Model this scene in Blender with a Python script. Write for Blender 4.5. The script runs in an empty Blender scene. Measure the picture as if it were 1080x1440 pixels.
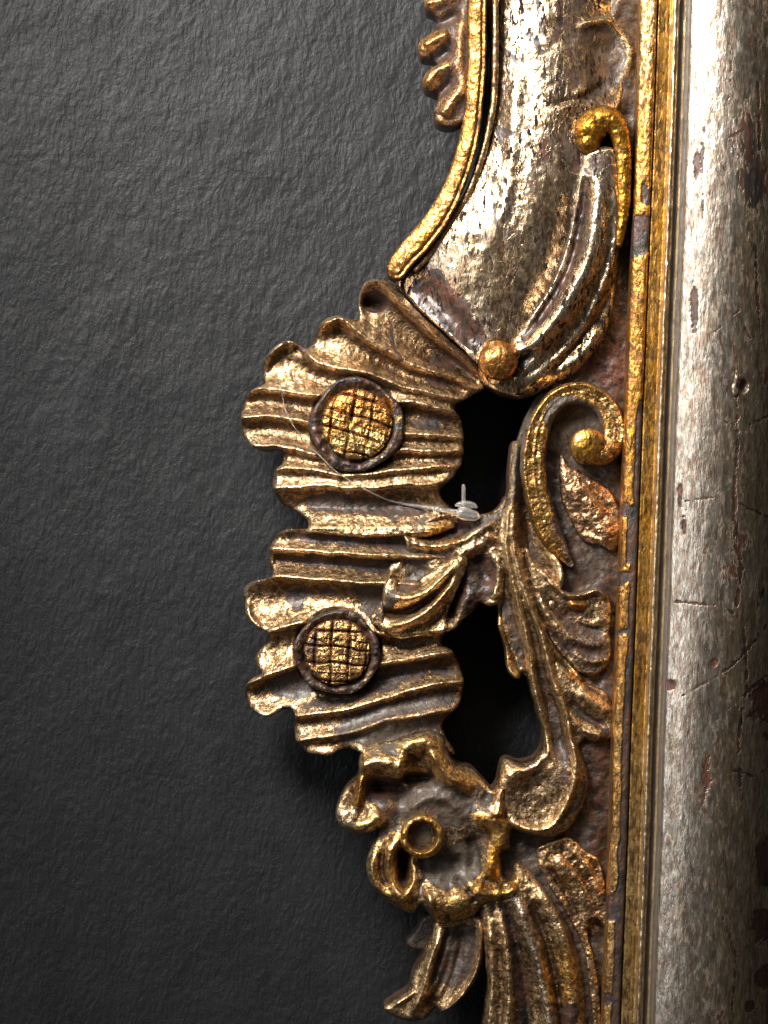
import bpy, math
import numpy as np
from mathutils import Vector

# ------------------------------------------------------------------ scale
S = 0.00025            # metres per unit of the working grid (a quarter millimetre)
EYE = 1.5              # height of the middle of the view above the floor
DIST = 1.2             # camera distance from the carving
WALL = -165.0          # wall surface lies 41 mm behind the carving's mean plane

sc = bpy.context.scene

def W(u, v, h):
    """working grid (right, down, towards viewer) -> metres"""
    return Vector(((u - 540) * S, -h * S, EYE + (720 - v) * S))

# ------------------------------------------------------------------ camera
cam = bpy.data.cameras.new('camera'); camo = bpy.data.objects.new('camera', cam)
sc.collection.objects.link(camo); sc.camera = camo
camo.location = (0, -DIST, EYE); camo.rotation_euler = (math.radians(90), 0, 0)
cam.sensor_fit = 'VERTICAL'; cam.sensor_height = 24.0
cam.lens = 24.0 * DIST / (1440 * S)
cam.clip_start = 0.01; cam.clip_end = 20

# ------------------------------------------------------------------ light of the room
world = bpy.data.worlds.new('World'); sc.world = world; world.use_nodes = True
world.node_tree.nodes['Background'].inputs[0].default_value = (1.0, 0.95, 0.88, 1)
world.node_tree.nodes['Background'].inputs[1].default_value = 0.035

def area(name, u, v, h, size, power, col, target=(700, 650, 0)):
    l = bpy.data.lights.new(name, 'AREA'); l.shape = 'DISK'; l.size = size
    l.energy = power; l.color = col
    o = bpy.data.objects.new(name, l); sc.collection.objects.link(o)
    o.location = W(u, v, h)
    o.rotation_euler = (W(*target) - o.location).to_track_quat('-Z', 'Y').to_euler()
    return o
def spot(name, u, v, h, radius, power, col, target, size, blend):
    l = bpy.data.lights.new(name, 'SPOT'); l.shadow_soft_size = radius; l.energy = power; l.color = col
    l.spot_size = math.radians(size); l.spot_blend = blend
    o = bpy.data.objects.new(name, l); sc.collection.objects.link(o); o.location = W(u, v, h)
    o.rotation_euler = (W(*target) - o.location).to_track_quat('-Z', 'Y').to_euler()
    return o
spot('gallery_spotlight', -420, -820, 1420, 0.12, 37.0, (1.0, 0.95, 0.88), (1150, 520, 0), 84, 1.0)
area('upper_fill_light', 500, -3600, 3000, 0.8, 5.0, (1.0, 0.93, 0.84))  # added fill from above, gives the metal leaf something to reflect
area('left_fill_light', -3000, 200, 3000, 0.7, 3.1, (0.92, 0.96, 1.0))  # added fill from the left, draws a highlight along the silver moulding

sc.view_settings.view_transform = 'Standard'; sc.view_settings.look = 'None'
sc.view_settings.exposure = 0.0; sc.view_settings.gamma = 1.0

# ------------------------------------------------------------------ numpy helpers
_rng = np.random.RandomState(7)
_lat = [_rng.rand(256, 256).astype(np.float32) for _ in range(6)]

def vnoise(x, y, k=0):
    L = _lat[k % 6]
    xi = np.floor(x).astype(int); yi = np.floor(y).astype(int)
    fx = x - xi; fy = y - yi
    fx = fx * fx * fx * (fx * (fx * 6 - 15) + 10); fy = fy * fy * fy * (fy * (fy * 6 - 15) + 10)
    a = L[yi & 255, xi & 255]; b = L[yi & 255, (xi + 1) & 255]
    c = L[(yi + 1) & 255, xi & 255]; d = L[(yi + 1) & 255, (xi + 1) & 255]
    return (a * (1 - fx) + b * fx) * (1 - fy) + (c * (1 - fx) + d * fx) * fy

def fbm(X, Y, size, octv=4, k=0, gain=0.5, sx=1.0, sy=1.0):
    out = 0; amp = 1; tot = 0; f = 1.0 / size
    for i in range(octv):
        out = out + amp * (vnoise(X * f * sx + 17.3 * i + 300, Y * f * sy + 9.1 * i + 300, k + i) - 0.5)
        tot += amp; amp *= gain; f *= 2.03
    return out / tot * 2

def spline(pts, closed=False, n=6):
    P = np.array(pts, float); m = len(P); out = []
    rng = range(m) if closed else range(m - 1)
    for i in rng:
        if closed:
            p0, p1, p2, p3 = P[(i - 1) % m], P[i], P[(i + 1) % m], P[(i + 2) % m]
        else:
            p0, p1, p2, p3 = P[max(i - 1, 0)], P[i], P[i + 1], P[min(i + 2, m - 1)]
        for t in np.arange(n) / n:
            out.append(0.5 * ((2 * p1) + (-p0 + p2) * t + (2 * p0 - 5 * p1 + 4 * p2 - p3) * t * t
                              + (-p0 + 3 * p1 - 3 * p2 + p3) * t ** 3))
    if not closed: out.append(P[-1])
    return np.array(out)

def sdf(poly, X, Y):
    """signed distance, positive inside"""
    d2 = np.full(X.shape, 1e12, np.float32); ins = np.zeros(X.shape, bool)
    m = len(poly)
    for i in range(m):
        ax, ay = poly[i][:2]; bx, by = poly[(i + 1) % m][:2]
        ex, ey = bx - ax, by - ay; L = ex * ex + ey * ey + 1e-9
        t = np.clip(((X - ax) * ex + (Y - ay) * ey) / L, 0, 1)
        d2 = np.minimum(d2, (X - ax - t * ex) ** 2 + (Y - ay - t * ey) ** 2)
        if ay != by:
            c = ((ay > Y) != (by > Y)) & (X < (bx - ax) * (Y - ay) / (by - ay) + ax)
            ins ^= c
    return np.where(ins, 1, -1) * np.sqrt(d2)

def pathfield(path, X, Y, smooth=True, n=5):
    """nearest point on an open path of (x, y[, r[, h]]) rows -> distance, t, interpolated extras, signed side"""
    P = spline(path, False, n) if smooth else np.array(path, float)
    best = np.full(X.shape, 1e12); T = np.zeros(X.shape); side = np.zeros(X.shape)
    k = P.shape[1] - 2; ex_ = [np.zeros(X.shape) for _ in range(k)]
    m = len(P)
    for i in range(m - 1):
        ax, ay = P[i][:2]; bx, by = P[i + 1][:2]
        ex, ey = bx - ax, by - ay; L = ex * ex + ey * ey + 1e-9
        t = np.clip(((X - ax) * ex + (Y - ay) * ey) / L, 0, 1)
        d = (X - ax - t * ex) ** 2 + (Y - ay - t * ey) ** 2
        w = d < best
        best = np.where(w, d, best); T = np.where(w, (i + t) / (m - 1), T)
        side = np.where(w, ex * (Y - ay) - ey * (X - ax), side)
        for j in range(k):
            ex_[j] = np.where(w, P[i][2 + j] * (1 - t) + P[i + 1][2 + j] * t, ex_[j])
    return np.sqrt(best), T, ex_, np.sign(side)

def sst(a, b, x):
    t = np.clip((x - a) / (b - a), 0, 1); return t * t * (3 - 2 * t)

def strokes(h, X, Y, lst):
    """add soft ridges (positive) and gouges (negative): (amp, width, path[, sharp])"""
    for s in lst:
        amp, w, path = s[:3]
        sharp = s[3] if len(s) > 3 else 0
        p = np.array(path, float)
        x0, x1, y0, y1 = p[:, 0].min() - 3 * w, p[:, 0].max() + 3 * w, p[:, 1].min() - 3 * w, p[:, 1].max() + 3 * w
        if x1 < X.min() or x0 > X.max() or y1 < Y.min() or y0 > Y.max(): continue
        d, T, _, _ = pathfield([q[:2] for q in path], X, Y, n=4)
        plen = np.hypot(*(p[1:, :2] - p[:-1, :2]).T).sum()
        taper = np.minimum(1, 0.35 + 4 * np.minimum(T, 1 - T)) if plen > 4.0 * w else 1
        d = d * (1 + 0.15 * fbm(X, Y, 14, 2, 3))
        g = np.exp(-(d / w) ** 2) if not sharp else np.exp(-(d / w))
        h = h + 1.3 * amp * g * taper
    return h

def family(lines, X, Y, depth, skew=0.72, wob=1.6):
    """channels carved between crest lines; crests are sharp, the slope under each crest is steep"""
    xs = X[0]
    ys = [np.interp(xs, [p[0] for p in l], [p[1] for p in l]) for l in lines]
    ys = [y + wob * (vnoise(xs / 22.0 + 11 * i, np.zeros_like(xs) + 3.3 * i, i) - 0.5) * 2 for i, y in enumerate(ys)]
    out = np.zeros(X.shape)
    for i in range(len(ys) - 1):
        a, b = ys[i][None, :], ys[i + 1][None, :]
        gap = np.maximum(b - a, 4.0)
        f = (Y - a) / gap
        m = (f >= 0) & (f < 1)
        ff = np.clip(f, 0, 1)
        dep = 1.95 * depth[i] * np.clip(gap / 30.0, 0.15, 1.3)
        pr = np.sin(math.pi * ff ** skew) ** 0.9
        out = np.where(m, -dep * pr, out)
    out = blur(out, 2)
    out = np.where(Y < ys[0][None, :], -np.clip((ys[0][None, :] - Y) * 0.5, 0, 12), out)
    out = np.where(Y > ys[-1][None, :], -np.clip((Y - ys[-1][None, :]) * 0.5, 0, 12), out)
    return out

def blur(A, r):
    r = int(max(1, r))
    for _ in range(2):
        for ax in (0, 1):
            p = np.pad(A, [(r + 1, r) if a == ax else (0, 0) for a in (0, 1)], mode='edge')
            c = np.cumsum(p, axis=ax)
            if ax == 0: A = (c[2 * r + 1:] - c[:-2 * r - 1]) / (2 * r + 1)
            else: A = (c[:, 2 * r + 1:] - c[:, :-2 * r - 1]) / (2 * r + 1)
    return A

# ------------------------------------------------------------------ where the gilding is worn, dusty or missing
# (kind, shape, gild, hue, dust): None keeps what is there.  hue 0 silver, .5 gold, 1 amber
PAINT = []
def paint(shape, gild=None, hue=None, dust=None, soft=5.0, rough=9.0, red=None):
    PAINT.append((shape, gild, hue, dust, soft, rough, red))

# dull, bare or dusty places, plus light and shade painted on the upper button
paint(('poly', [(585, 392), (622, 380), (632, 405), (652, 430), (675, 455), (690, 480), (690, 510), (660, 500), (620, 460), (590, 430)]), gild=0.16, dust=0.34, red=0.40, rough=16)
paint(('poly', [(620, 380), (640, 400), (650, 425), (640, 432), (622, 410)]), red=0.9)
paint(('poly', [(792, 20), (830, 28), (870, 20), (890, 70), (880, 130), (850, 152), (820, 150), (800, 120), (790, 70)]), gild=0.42, dust=0.52, hue=0.4)
paint(('poly', [(735, 48), (755, 50), (765, 75), (780, 40), (785, 60), (770, 72), (757, 80), (748, 62)]), gild=0.0, dust=0.3, red=0.25, rough=4, soft=2)
paint(('line', 3.0, [(697, 64), (712, 74), (728, 88)]), gild=0.0, dust=0.0, rough=3, soft=1.5)
paint(('line', 2.5, [(686, 122), (700, 120), (714, 114)]), gild=0.0, dust=0.0, rough=3, soft=1.5)
paint(('poly', [(697, 172), (706, 180), (722, 186), (722, 192), (708, 194), (704, 204), (698, 190)]), gild=0.0, dust=0.05, rough=3, soft=2)
paint(('line', 3.0, [(755, -20), (757, 20), (762, 50)]), gild=0.05, dust=0.5, rough=4, soft=2)
paint(('line', 3.0, [(786, -20), (788, 30), (784, 58)]), gild=0.05, red=0.8, rough=4, soft=2)
paint(('line', 2.2, [(694, 290), (696, 310), (702, 335), (704, 352)]), gild=0.0, red=0.4, dust=0.1, rough=3, soft=1.2)
paint(('line', 4.0, [(765, 205), (762, 215), (766, 225)]), gild=0.0, red=0.9, rough=4, soft=2)
paint(('line', 3.0, [(742, 258), (748, 268), (738, 276)]), gild=0.0, red=0.7, rough=4, soft=2)
paint(('poly', [(780, 180), (815, 210), (825, 240), (820, 225), (855, 215), (862, 225), (850, 245), (815, 250), (790, 230)]), gild=0.35, dust=0.5)
paint(('line', 6.0, [(822, 262), (816, 310), (805, 358), (787, 402), (760, 446), (738, 475)]), gild=0.30, red=0.6, dust=0.1, rough=6, soft=4)
paint(('line', 9.0, [(738, 500), (730, 512)]), gild=0.0, dust=0.2, rough=5, soft=3)
paint(('line', 8.0, [(848, 440), (835, 480), (800, 520), (750, 545), (710, 548)]), gild=0.72, hue=0.36, dust=0.15)
paint(('poly', [(512, 412), (535, 410), (550, 425), (545, 438), (515, 436)]), gild=0.0, dust=0.05, rough=3, soft=3)
paint(('poly', [(605, 500), (625, 502), (640, 515), (632, 520), (606, 512)]), gild=0.0, dust=0.05, rough=4, soft=2)
paint(('poly', [(600, 526), (630, 535), (625, 545), (605, 538)]), gild=0.05, dust=0.1, rough=5, soft=3)
paint(('line', 3.0, [(551, 460), (552, 480), (558, 496), (565, 506)]), gild=0.0, dust=0.1, rough=5, soft=2)
paint(('line', 7.0, [(500, 590), (600, 590), (640, 588)]), gild=0.55, rough=5)
paint(('line', 6.0, [(585, 596), (612, 600)]), gild=0.0, dust=0.15, rough=6, soft=2)
paint(('poly', [(440, 696), (520, 700), (560, 708), (600, 715), (600, 726), (520, 725), (440, 716)]), gild=0.2, dust=0.45, rough=9)
paint(('poly', [(540, 702), (580, 700), (580, 716), (545, 716)]), gild=0.5, red=0.8, hue=0.3)
paint(('line', 4.0, [(548, 720), (552, 745)]), gild=0.0, dust=0.5, rough=5, soft=2)
paint(('poly', [(430, 724), (540, 730), (540, 748), (430, 744)]), gild=0.95, hue=0.45, dust=0.0)
paint(('line', 6.0, [(430, 756), (490, 760), (545, 764)]), gild=0.25, dust=0.3)
paint(('line', 7.0, [(440, 785), (500, 792), (545, 796)]), gild=0.15, dust=0.35)
paint(('line', 8.0, [(560, 770), (580, 785), (590, 805), (560, 830), (545, 850)]), gild=0.22, dust=0.58, soft=5)
paint(('poly', [(400, 835), (440, 835), (470, 832), (450, 850), (425, 860), (405, 850)]), gild=0.15, dust=0.4, red=0.4, rough=6)
paint(('poly', [(495, 822), (530, 824), (540, 845), (520, 870), (508, 860), (508, 845)]), gild=0.2, dust=0.6)
paint(('poly', [(430, 842), (470, 836), (500, 842), (505, 858), (480, 850), (440, 858), (425, 868)]), gild=0.95, hue=0.45, red=0.5, rough=4)
paint(('poly', [(385, 955), (430, 940), (445, 970), (420, 985), (380, 975)]), gild=0.1, dust=0.55, rough=6)
paint(('poly', [(440, 980), (500, 970), (530, 975), (520, 990), (440, 1005), (415, 1000)]), gild=0.38, dust=0.5, rough=14)
paint(('poly', [(520, 945), (600, 930), (575, 965), (500, 985)]), gild=0.40, dust=0.45, rough=14)
paint(('poly', [(500, 1000), (560, 990), (640, 970), (645, 1000), (625, 1040), (560, 1040), (480, 1050)]), gild=0.34, dust=0.52, rough=14)
paint(('line', 6.0, [(470, 1036), (520, 1010), (580, 990)]), gild=0.22, dust=0.58)
paint(('poly', [(430, 1045), (470, 1038), (482, 1052), (462, 1062), (436, 1060)]), gild=0.95, hue=0.4, dust=0.0, red=0.6, rough=4)
paint(('poly', [(615, 928), (635, 928), (632, 942), (612, 938)]), gild=0.9, hue=0.55, rough=4)
paint(('line', 5.0, [(615, 946), (634, 948)]), gild=0.0, dust=0.6, rough=4)
paint(('line', 2.0, [(505, 996), (537, 985), (574, 974), (600, 966)]), gild=1.2, hue=0.5, dust=0.0, rough=2, soft=2)
paint(('line', 2.0, [(400, 746), (460, 747), (515, 750), (568, 748)]), gild=1.2, hue=0.35, dust=0.0, rough=2, soft=2)
paint(('poly', [(582, 732), (600, 740), (612, 728), (600, 724)]), gild=0.1, dust=0.9)
paint(('poly', [(640, 722), (700, 716), (708, 728), (680, 745), (655, 742)]), gild=0.22, dust=0.58)
paint(('poly', [(655, 758), (700, 740), (704, 775), (700, 800), (684, 790), (665, 790)]), gild=0.72, hue=0.35, dust=0.2, red=0.5, rough=12, soft=3)
paint(('poly', [(662, 790), (690, 785), (700, 815), (685, 845), (650, 870), (640, 850), (650, 815)]), gild=0.08, dust=0.15, rough=8)
paint(('poly', [(596, 742), (640, 735), (650, 755), (610, 765)]), gild=0.4, hue=0.9, dust=0.3)
paint(('poly', [(835, 505), (880, 480), (885, 545), (860, 548), (838, 530)]), gild=0.25, dust=0.35, red=1.0)
paint(('line', 12.0, [(740, 560), (728, 610), (722, 660), (718, 700)]), gild=0.1, dust=0.75)
paint(('poly', [(765, 575), (800, 560), (838, 570), (845, 600), (800, 605), (778, 640)]), gild=0.1, dust=0.72)
paint(('poly', [(770, 640), (786, 640), (790, 720), (800, 760), (780, 740), (770, 690)]), gild=0.05, dust=0.5)
paint(('poly', [(820, 560), (870, 570), (878, 620), (870, 640), (858, 600), (840, 575)]), gild=0.55, hue=0.7, dust=0.35)
paint(('poly', [(800, 745), (862, 780), (862, 830), (800, 830), (790, 800)]), gild=0.3, dust=0.5)
paint(('line', 6.0, [(755, 735), (770, 765), (790, 785)]), gild=1.1, hue=0.8, dust=0.0, rough=4)
paint(('line', 5.0, [(702, 860), (712, 900), (725, 940)]), gild=0.7, hue=0.7, dust=0.2, red=0.5)
paint(('line', 5.0, [(803, 850), (818, 852)]), gild=1.0, hue=1.0, red=0.7, dust=0.0, rough=3)
paint(('line', 5.0, [(806, 950), (818, 958)]), gild=1.0, hue=1.0, red=0.9, dust=0.0, rough=3)
paint(('poly', [(770, 885), (850, 890), (860, 930), (840, 970), (800, 930)]), gild=0.34, dust=0.45, rough=14)
paint(('poly', [(735, 1075), (765, 1050), (778, 1060), (760, 1090), (745, 1110), (745, 1120), (700, 1140), (690, 1110)]), gild=0.55, hue=0.35, dust=0.3, red=0.6)
paint(('poly', [(778, 1045), (800, 1050), (800, 1090), (780, 1110), (772, 1100), (780, 1080)]), gild=0.45, dust=0.4, rough=14)
paint(('poly', [(715, 1100), (760, 1095), (755, 1140), (715, 1135)]), gild=0.7, hue=0.33, dust=0.35)
paint(('line', 7.0, [(790, 1150), (815, 1130), (824, 1095)]), gild=0.25, dust=0.15, red=0.7)
paint(('poly', [(835, 1040), (862, 1040), (858, 1200), (840, 1200), (830, 1170), (835, 1100)]), gild=0.0, dust=0.25)
paint(('poly', [(510, 1068), (545, 1062), (550, 1084), (510, 1092)]), gild=0.85, hue=0.5, rough=10, dust=0.1)
paint(('poly', [(515, 1040), (560, 1010), (575, 1030), (555, 1055), (515, 1062)]), gild=0.35, dust=0.75, hue=0.5)
paint(('poly', [(472, 1140), (500, 1135), (505, 1160), (490, 1172), (474, 1160)]), gild=0.95, hue=0.30, dust=0.0)
paint(('poly', [(520, 1095), (560, 1095), (560, 1140), (535, 1140), (518, 1120)]), gild=0.25, dust=0.1, hue=0.9)
paint(('line', 5.0, [(507, 1095), (505, 1125)]), gild=0.9, hue=0.95, rough=3)
paint(('poly', [(580, 1105), (640, 1105), (665, 1140), (640, 1160), (600, 1140), (570, 1150), (560, 1130)]), gild=0.22, dust=0.58)
paint(('poly', [(605, 1200), (660, 1190), (670, 1230), (640, 1250), (600, 1235)]), gild=0.1, dust=0.8)
paint(('line', 13.0, [(593, 1174), (593, 1177)]), gild=0.0, dust=0.75, rough=3, soft=2)
paint(('line', 6.0, [(700, 1190), (696, 1210), (690, 1235)]), gild=0.95, hue=1.1, rough=3, dust=0.0)
paint(('poly', [(612, 1265), (640, 1260), (668, 1272), (650, 1296), (618, 1298)]), gild=0.85, hue=0.6, dust=0.05, rough=6)
paint(('poly', [(583, 1365), (600, 1345), (615, 1340), (600, 1390), (620, 1400), (600, 1430), (572, 1436), (572, 1400)]), gild=0.92, hue=0.4, dust=0.0, rough=6)
paint(('poly', [(625, 1310), (665, 1305), (668, 1350), (640, 1390), (620, 1380), (620, 1340)]), gild=0.2, dust=0.5, rough=8)
paint(('poly', [(700, 1270), (716, 1280), (736, 1350), (745, 1440), (730, 1440), (712, 1340)]), gild=0.3, dust=0.35, red=0.6)
paint(('line', 7.0, [(724, 1262), (738, 1295), (752, 1337), (763, 1379), (773, 1432)]), gild=1.1, hue=0.15, dust=0.0, rough=3)
paint(('poly', [(765, 1340), (800, 1330), (808, 1400), (790, 1430), (770, 1400)]), gild=0.8, hue=0.75, dust=0.1)
paint(('poly', [(792, 1412), (812, 1412), (812, 1440), (796, 1440)]), gild=0.0, dust=0.1, rough=4)
paint(('poly', [(800, 1260), (850, 1260), (852, 1300), (820, 1310)]), gild=0.6, dust=0.45, hue=0.4)
paint(('poly', [(462, 560), (500, 546), (545, 560), (552, 585), (520, 590), (470, 580)]), hue=0.98, gild=0.66, red=0.7)  # upper button: top painted darker amber in place of shade on its tilt
paint(('poly', [(470, 610), (500, 600), (545, 612), (535, 640), (500, 648), (470, 635)]), hue=0.62, gild=1.0, dust=0.0, red=0.0)  # upper button: bottom painted paler, its lit side put into the colour
paint(('poly', [(430, 880), (462, 872), (450, 900), (448, 930), (432, 950), (425, 915)]), gild=0.3, hue=0.6, red=0.8)
paint(('line', 30.0, [(700, 507), (700, 510)]), gild=0.85, hue=0.95, dust=0.0, red=0.9, rough=2)
for q in ([(418, 486), (430, 490)], [(378, 772), (376, 792)], [(343, 836), (346, 824), (360, 819)], [(402, 750), (418, 752)], [(356, 547), (368, 544)], [(352, 962), (362, 954)], [(416, 1042), (424, 1055)]):
    paint(('line', 3.0, q), gild=0.0, dust=1.3, red=0.3, soft=1.5, rough=2)
# upper-left spray: only the lobe ends keep their gold
paint(('line', 9.0, [(612, 54), (596, 64)]), gild=0.85, hue=0.75, dust=0.0, rough=4)
paint(('line', 9.0, [(612, 104), (602, 112)]), gild=0.85, hue=0.7, dust=0.0, rough=4)
paint(('line', 8.0, [(626, 152), (618, 164)]), gild=0.85, hue=0.5, dust=0.0, rough=4)


def tones(X, Y, gild, hue, dust, red, h):
    G = np.full(X.shape, gild); U = np.full(X.shape, hue); D = np.full(X.shape, dust); R = np.full(X.shape, red)
    n = fbm(X, Y, 16, 4, 2, 0.62)
    for shape, g, u, d, soft, rough, r in PAINT:
        if shape[0] == 'poly':
            p = np.array(shape[1], float)
            if p[:, 0].max() + 20 < X.min() or p[:, 0].min() - 20 > X.max() or p[:, 1].max() + 20 < Y.min() or p[:, 1].min() - 20 > Y.max(): continue
            s = sdf(spline(shape[1], True, 3), X, Y)
        else:                                   # ('line', width, path)
            p = np.array(shape[2], float)
            if p[:, 0].max() + 40 < X.min() or p[:, 0].min() - 40 > X.max() or p[:, 1].max() + 40 < Y.min() or p[:, 1].min() - 40 > Y.max(): continue
            s = shape[1] - pathfield(shape[2], X, Y, n=3)[0]
        m = sst(-soft, soft, s + rough * n)
        if g is not None: G = G * (1 - m) + g * m
        if u is not None: U = U * (1 - m) + u * m
        if d is not None: D = D * (1 - m) + d * m
        if r is not None: R = R * (1 - m) + r * m
    return G, U, D, R

# ------------------------------------------------------------------ mesh builders
def mesh_from_arrays(name, V, F, attrs, mat, parent, centre=None, smooth_angle=50):
    if centre is None: centre = V.mean(0)
    me = bpy.data.meshes.new(name)
    V = (V - centre).astype(np.float32)
    me.vertices.add(len(V)); me.vertices.foreach_set('co', V.ravel())
    me.loops.add(F.size); me.loops.foreach_set('vertex_index', F.astype(np.int32).ravel())
    me.polygons.add(len(F))
    me.polygons.foreach_set('loop_start', np.arange(0, F.size, 4, dtype=np.int32))
    try: me.polygons.foreach_set('loop_total', np.full(len(F), 4, np.int32))
    except Exception: pass
    me.polygons.foreach_set('use_smooth', np.ones(len(F), bool))
    me.update(calc_edges=True)
    for k, a in attrs.items():
        at = me.attributes.new(k, 'FLOAT', 'POINT'); at.data.foreach_set('value', a.astype(np.float32))
    if smooth_angle: me.set_sharp_from_angle(angle=math.radians(smooth_angle))
    me.materials.append(mat)
    o = bpy.data.objects.new(name, me); sc.collection.objects.link(o)
    o.location = Vector([float(c) for c in centre])
    if parent is not None:
        o.parent = parent
        o.location = o.location - parent_origin(parent)
    return o

def parent_origin(p):
    v = Vector((0, 0, 0))
    while p is not None:
        v = v + p.location; p = p.parent
    return v

def px(V):
    """grid coords (n,3) -> metres"""
    return np.stack([(V[:, 0] - 540) * S, -V[:, 2] * S, EYE + (720 - V[:, 1]) * S], 1)

FIELDS = []   # coarse record of part heights, used to let the fastener lie on the carving

def relief(name, poly, hfun, mat, parent, step=1.0, back=-92.0, edge=(4, 4), tone=(0.7, 0.4, 0.2, 0.3),
           rough=(0.8, 0.5), smooth=True, n=6):
    """a carved piece: outline, height over it, and sides going down to its back"""
    P = spline(poly, True, n) if smooth else np.array(poly, float)
    # slightly uneven hand-carved outline
    nn = fbm(P[:, 0][None], P[:, 1][None], 16, 2, 4)[0]; mm = fbm(P[:, 0][None], P[:, 1][None], 16, 2, 1)[0]
    P = P + np.stack([nn, mm], 1) * 1.3
    x0, y0 = P.min(0) - 3 * step; x1, y1 = P.max(0) + 3 * step
    xs = np.arange(x0, x1 + step, step); ys = np.arange(y0, y1 + step, step)
    X, Y = np.meshgrid(xs, ys)
    sd = sdf(P, X, Y)
    gy, gx = np.gradient(sd, step); gl = gx * gx + gy * gy + 1e-6
    c = (sd[:-1, :-1] + sd[1:, :-1] + sd[:-1, 1:] + sd[1:, 1:]) / 4
    cell = c > 0
    used = np.zeros(X.shape, bool)
    used[:-1, :-1] |= cell; used[1:, :-1] |= cell; used[:-1, 1:] |= cell; used[1:, 1:] |= cell
    full = np.zeros(X.shape, bool)
    pc = np.pad(cell, 1)
    full = pc[:-1, :-1] & pc[1:, :-1] & pc[:-1, 1:] & pc[1:, 1:]
    bnd = used & ~full
    XX = np.where(bnd, X - sd * gx / gl, X); YY = np.where(bnd, Y - sd * gy / gl, Y)
    sdc = np.clip(sd, 0, None)
    h = hfun(X, Y, sdc)
    if rough:
        h = h + 1.3 * rough[0] * fbm(X, Y, 24, 3, 1) + 1.2 * rough[1] * fbm(X, Y, 8, 3, 5, 0.6)
    if edge:
        e = np.clip(sdc / edge[0], 0, 1); h = h - edge[1] * (1 - np.sqrt(e * (2 - e)))
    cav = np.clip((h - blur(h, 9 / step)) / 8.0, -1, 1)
    G, U, D, R = tones(X, Y, *tone, h)
    rimw = sst(6, 1.5, sdc + 3 * fbm(X, Y, 12, 3, 3)) * (tone[0] > 0.4)
    G = G + 0.35 * rimw; U = U - 0.1 * rimw; D = D * (1 - 0.7 * rimw)
    idx = -np.ones(X.shape, int); idx[used] = np.arange(used.sum())
    V = np.stack([XX[used], YY[used], h[used]], 1)
    a = idx[:-1, :-1][cell]; b = idx[:-1, 1:][cell]; c_ = idx[1:, 1:][cell]; d = idx[1:, :-1][cell]
    F = np.stack([d, c_, b, a], 1)
    # sides
    E = np.concatenate([F[:, [0, 1]], F[:, [1, 2]], F[:, [2, 3]], F[:, [3, 0]]])
    key = E[:, 0].astype(np.int64) * (len(V) + 1) + E[:, 1]; rev = E[:, 1].astype(np.int64) * (len(V) + 1) + E[:, 0]
    B = E[~np.isin(key, rev)]
    ring = np.unique(B); mp = -np.ones(len(V), int); mp[ring] = np.arange(len(ring)) + len(V)
    Vb = V[ring].copy(); Vb[:, 2] = np.minimum(back, Vb[:, 2] - 2)
    sk = np.stack([B[:, 1], B[:, 0], mp[B[:, 0]], mp[B[:, 1]]], 1)
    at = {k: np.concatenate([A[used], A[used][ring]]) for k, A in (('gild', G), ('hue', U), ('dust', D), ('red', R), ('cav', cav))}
    at['gild'][len(V):] *= 0.15
    at['cav'][len(V):] = 0
    V2 = np.concatenate([V, Vb]); F2 = np.concatenate([F, sk])
    FIELDS.append((xs, ys, np.where(sd > 0, h, -999)))
    return mesh_from_arrays(name, px(V2), F2, at, mat, parent)

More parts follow.
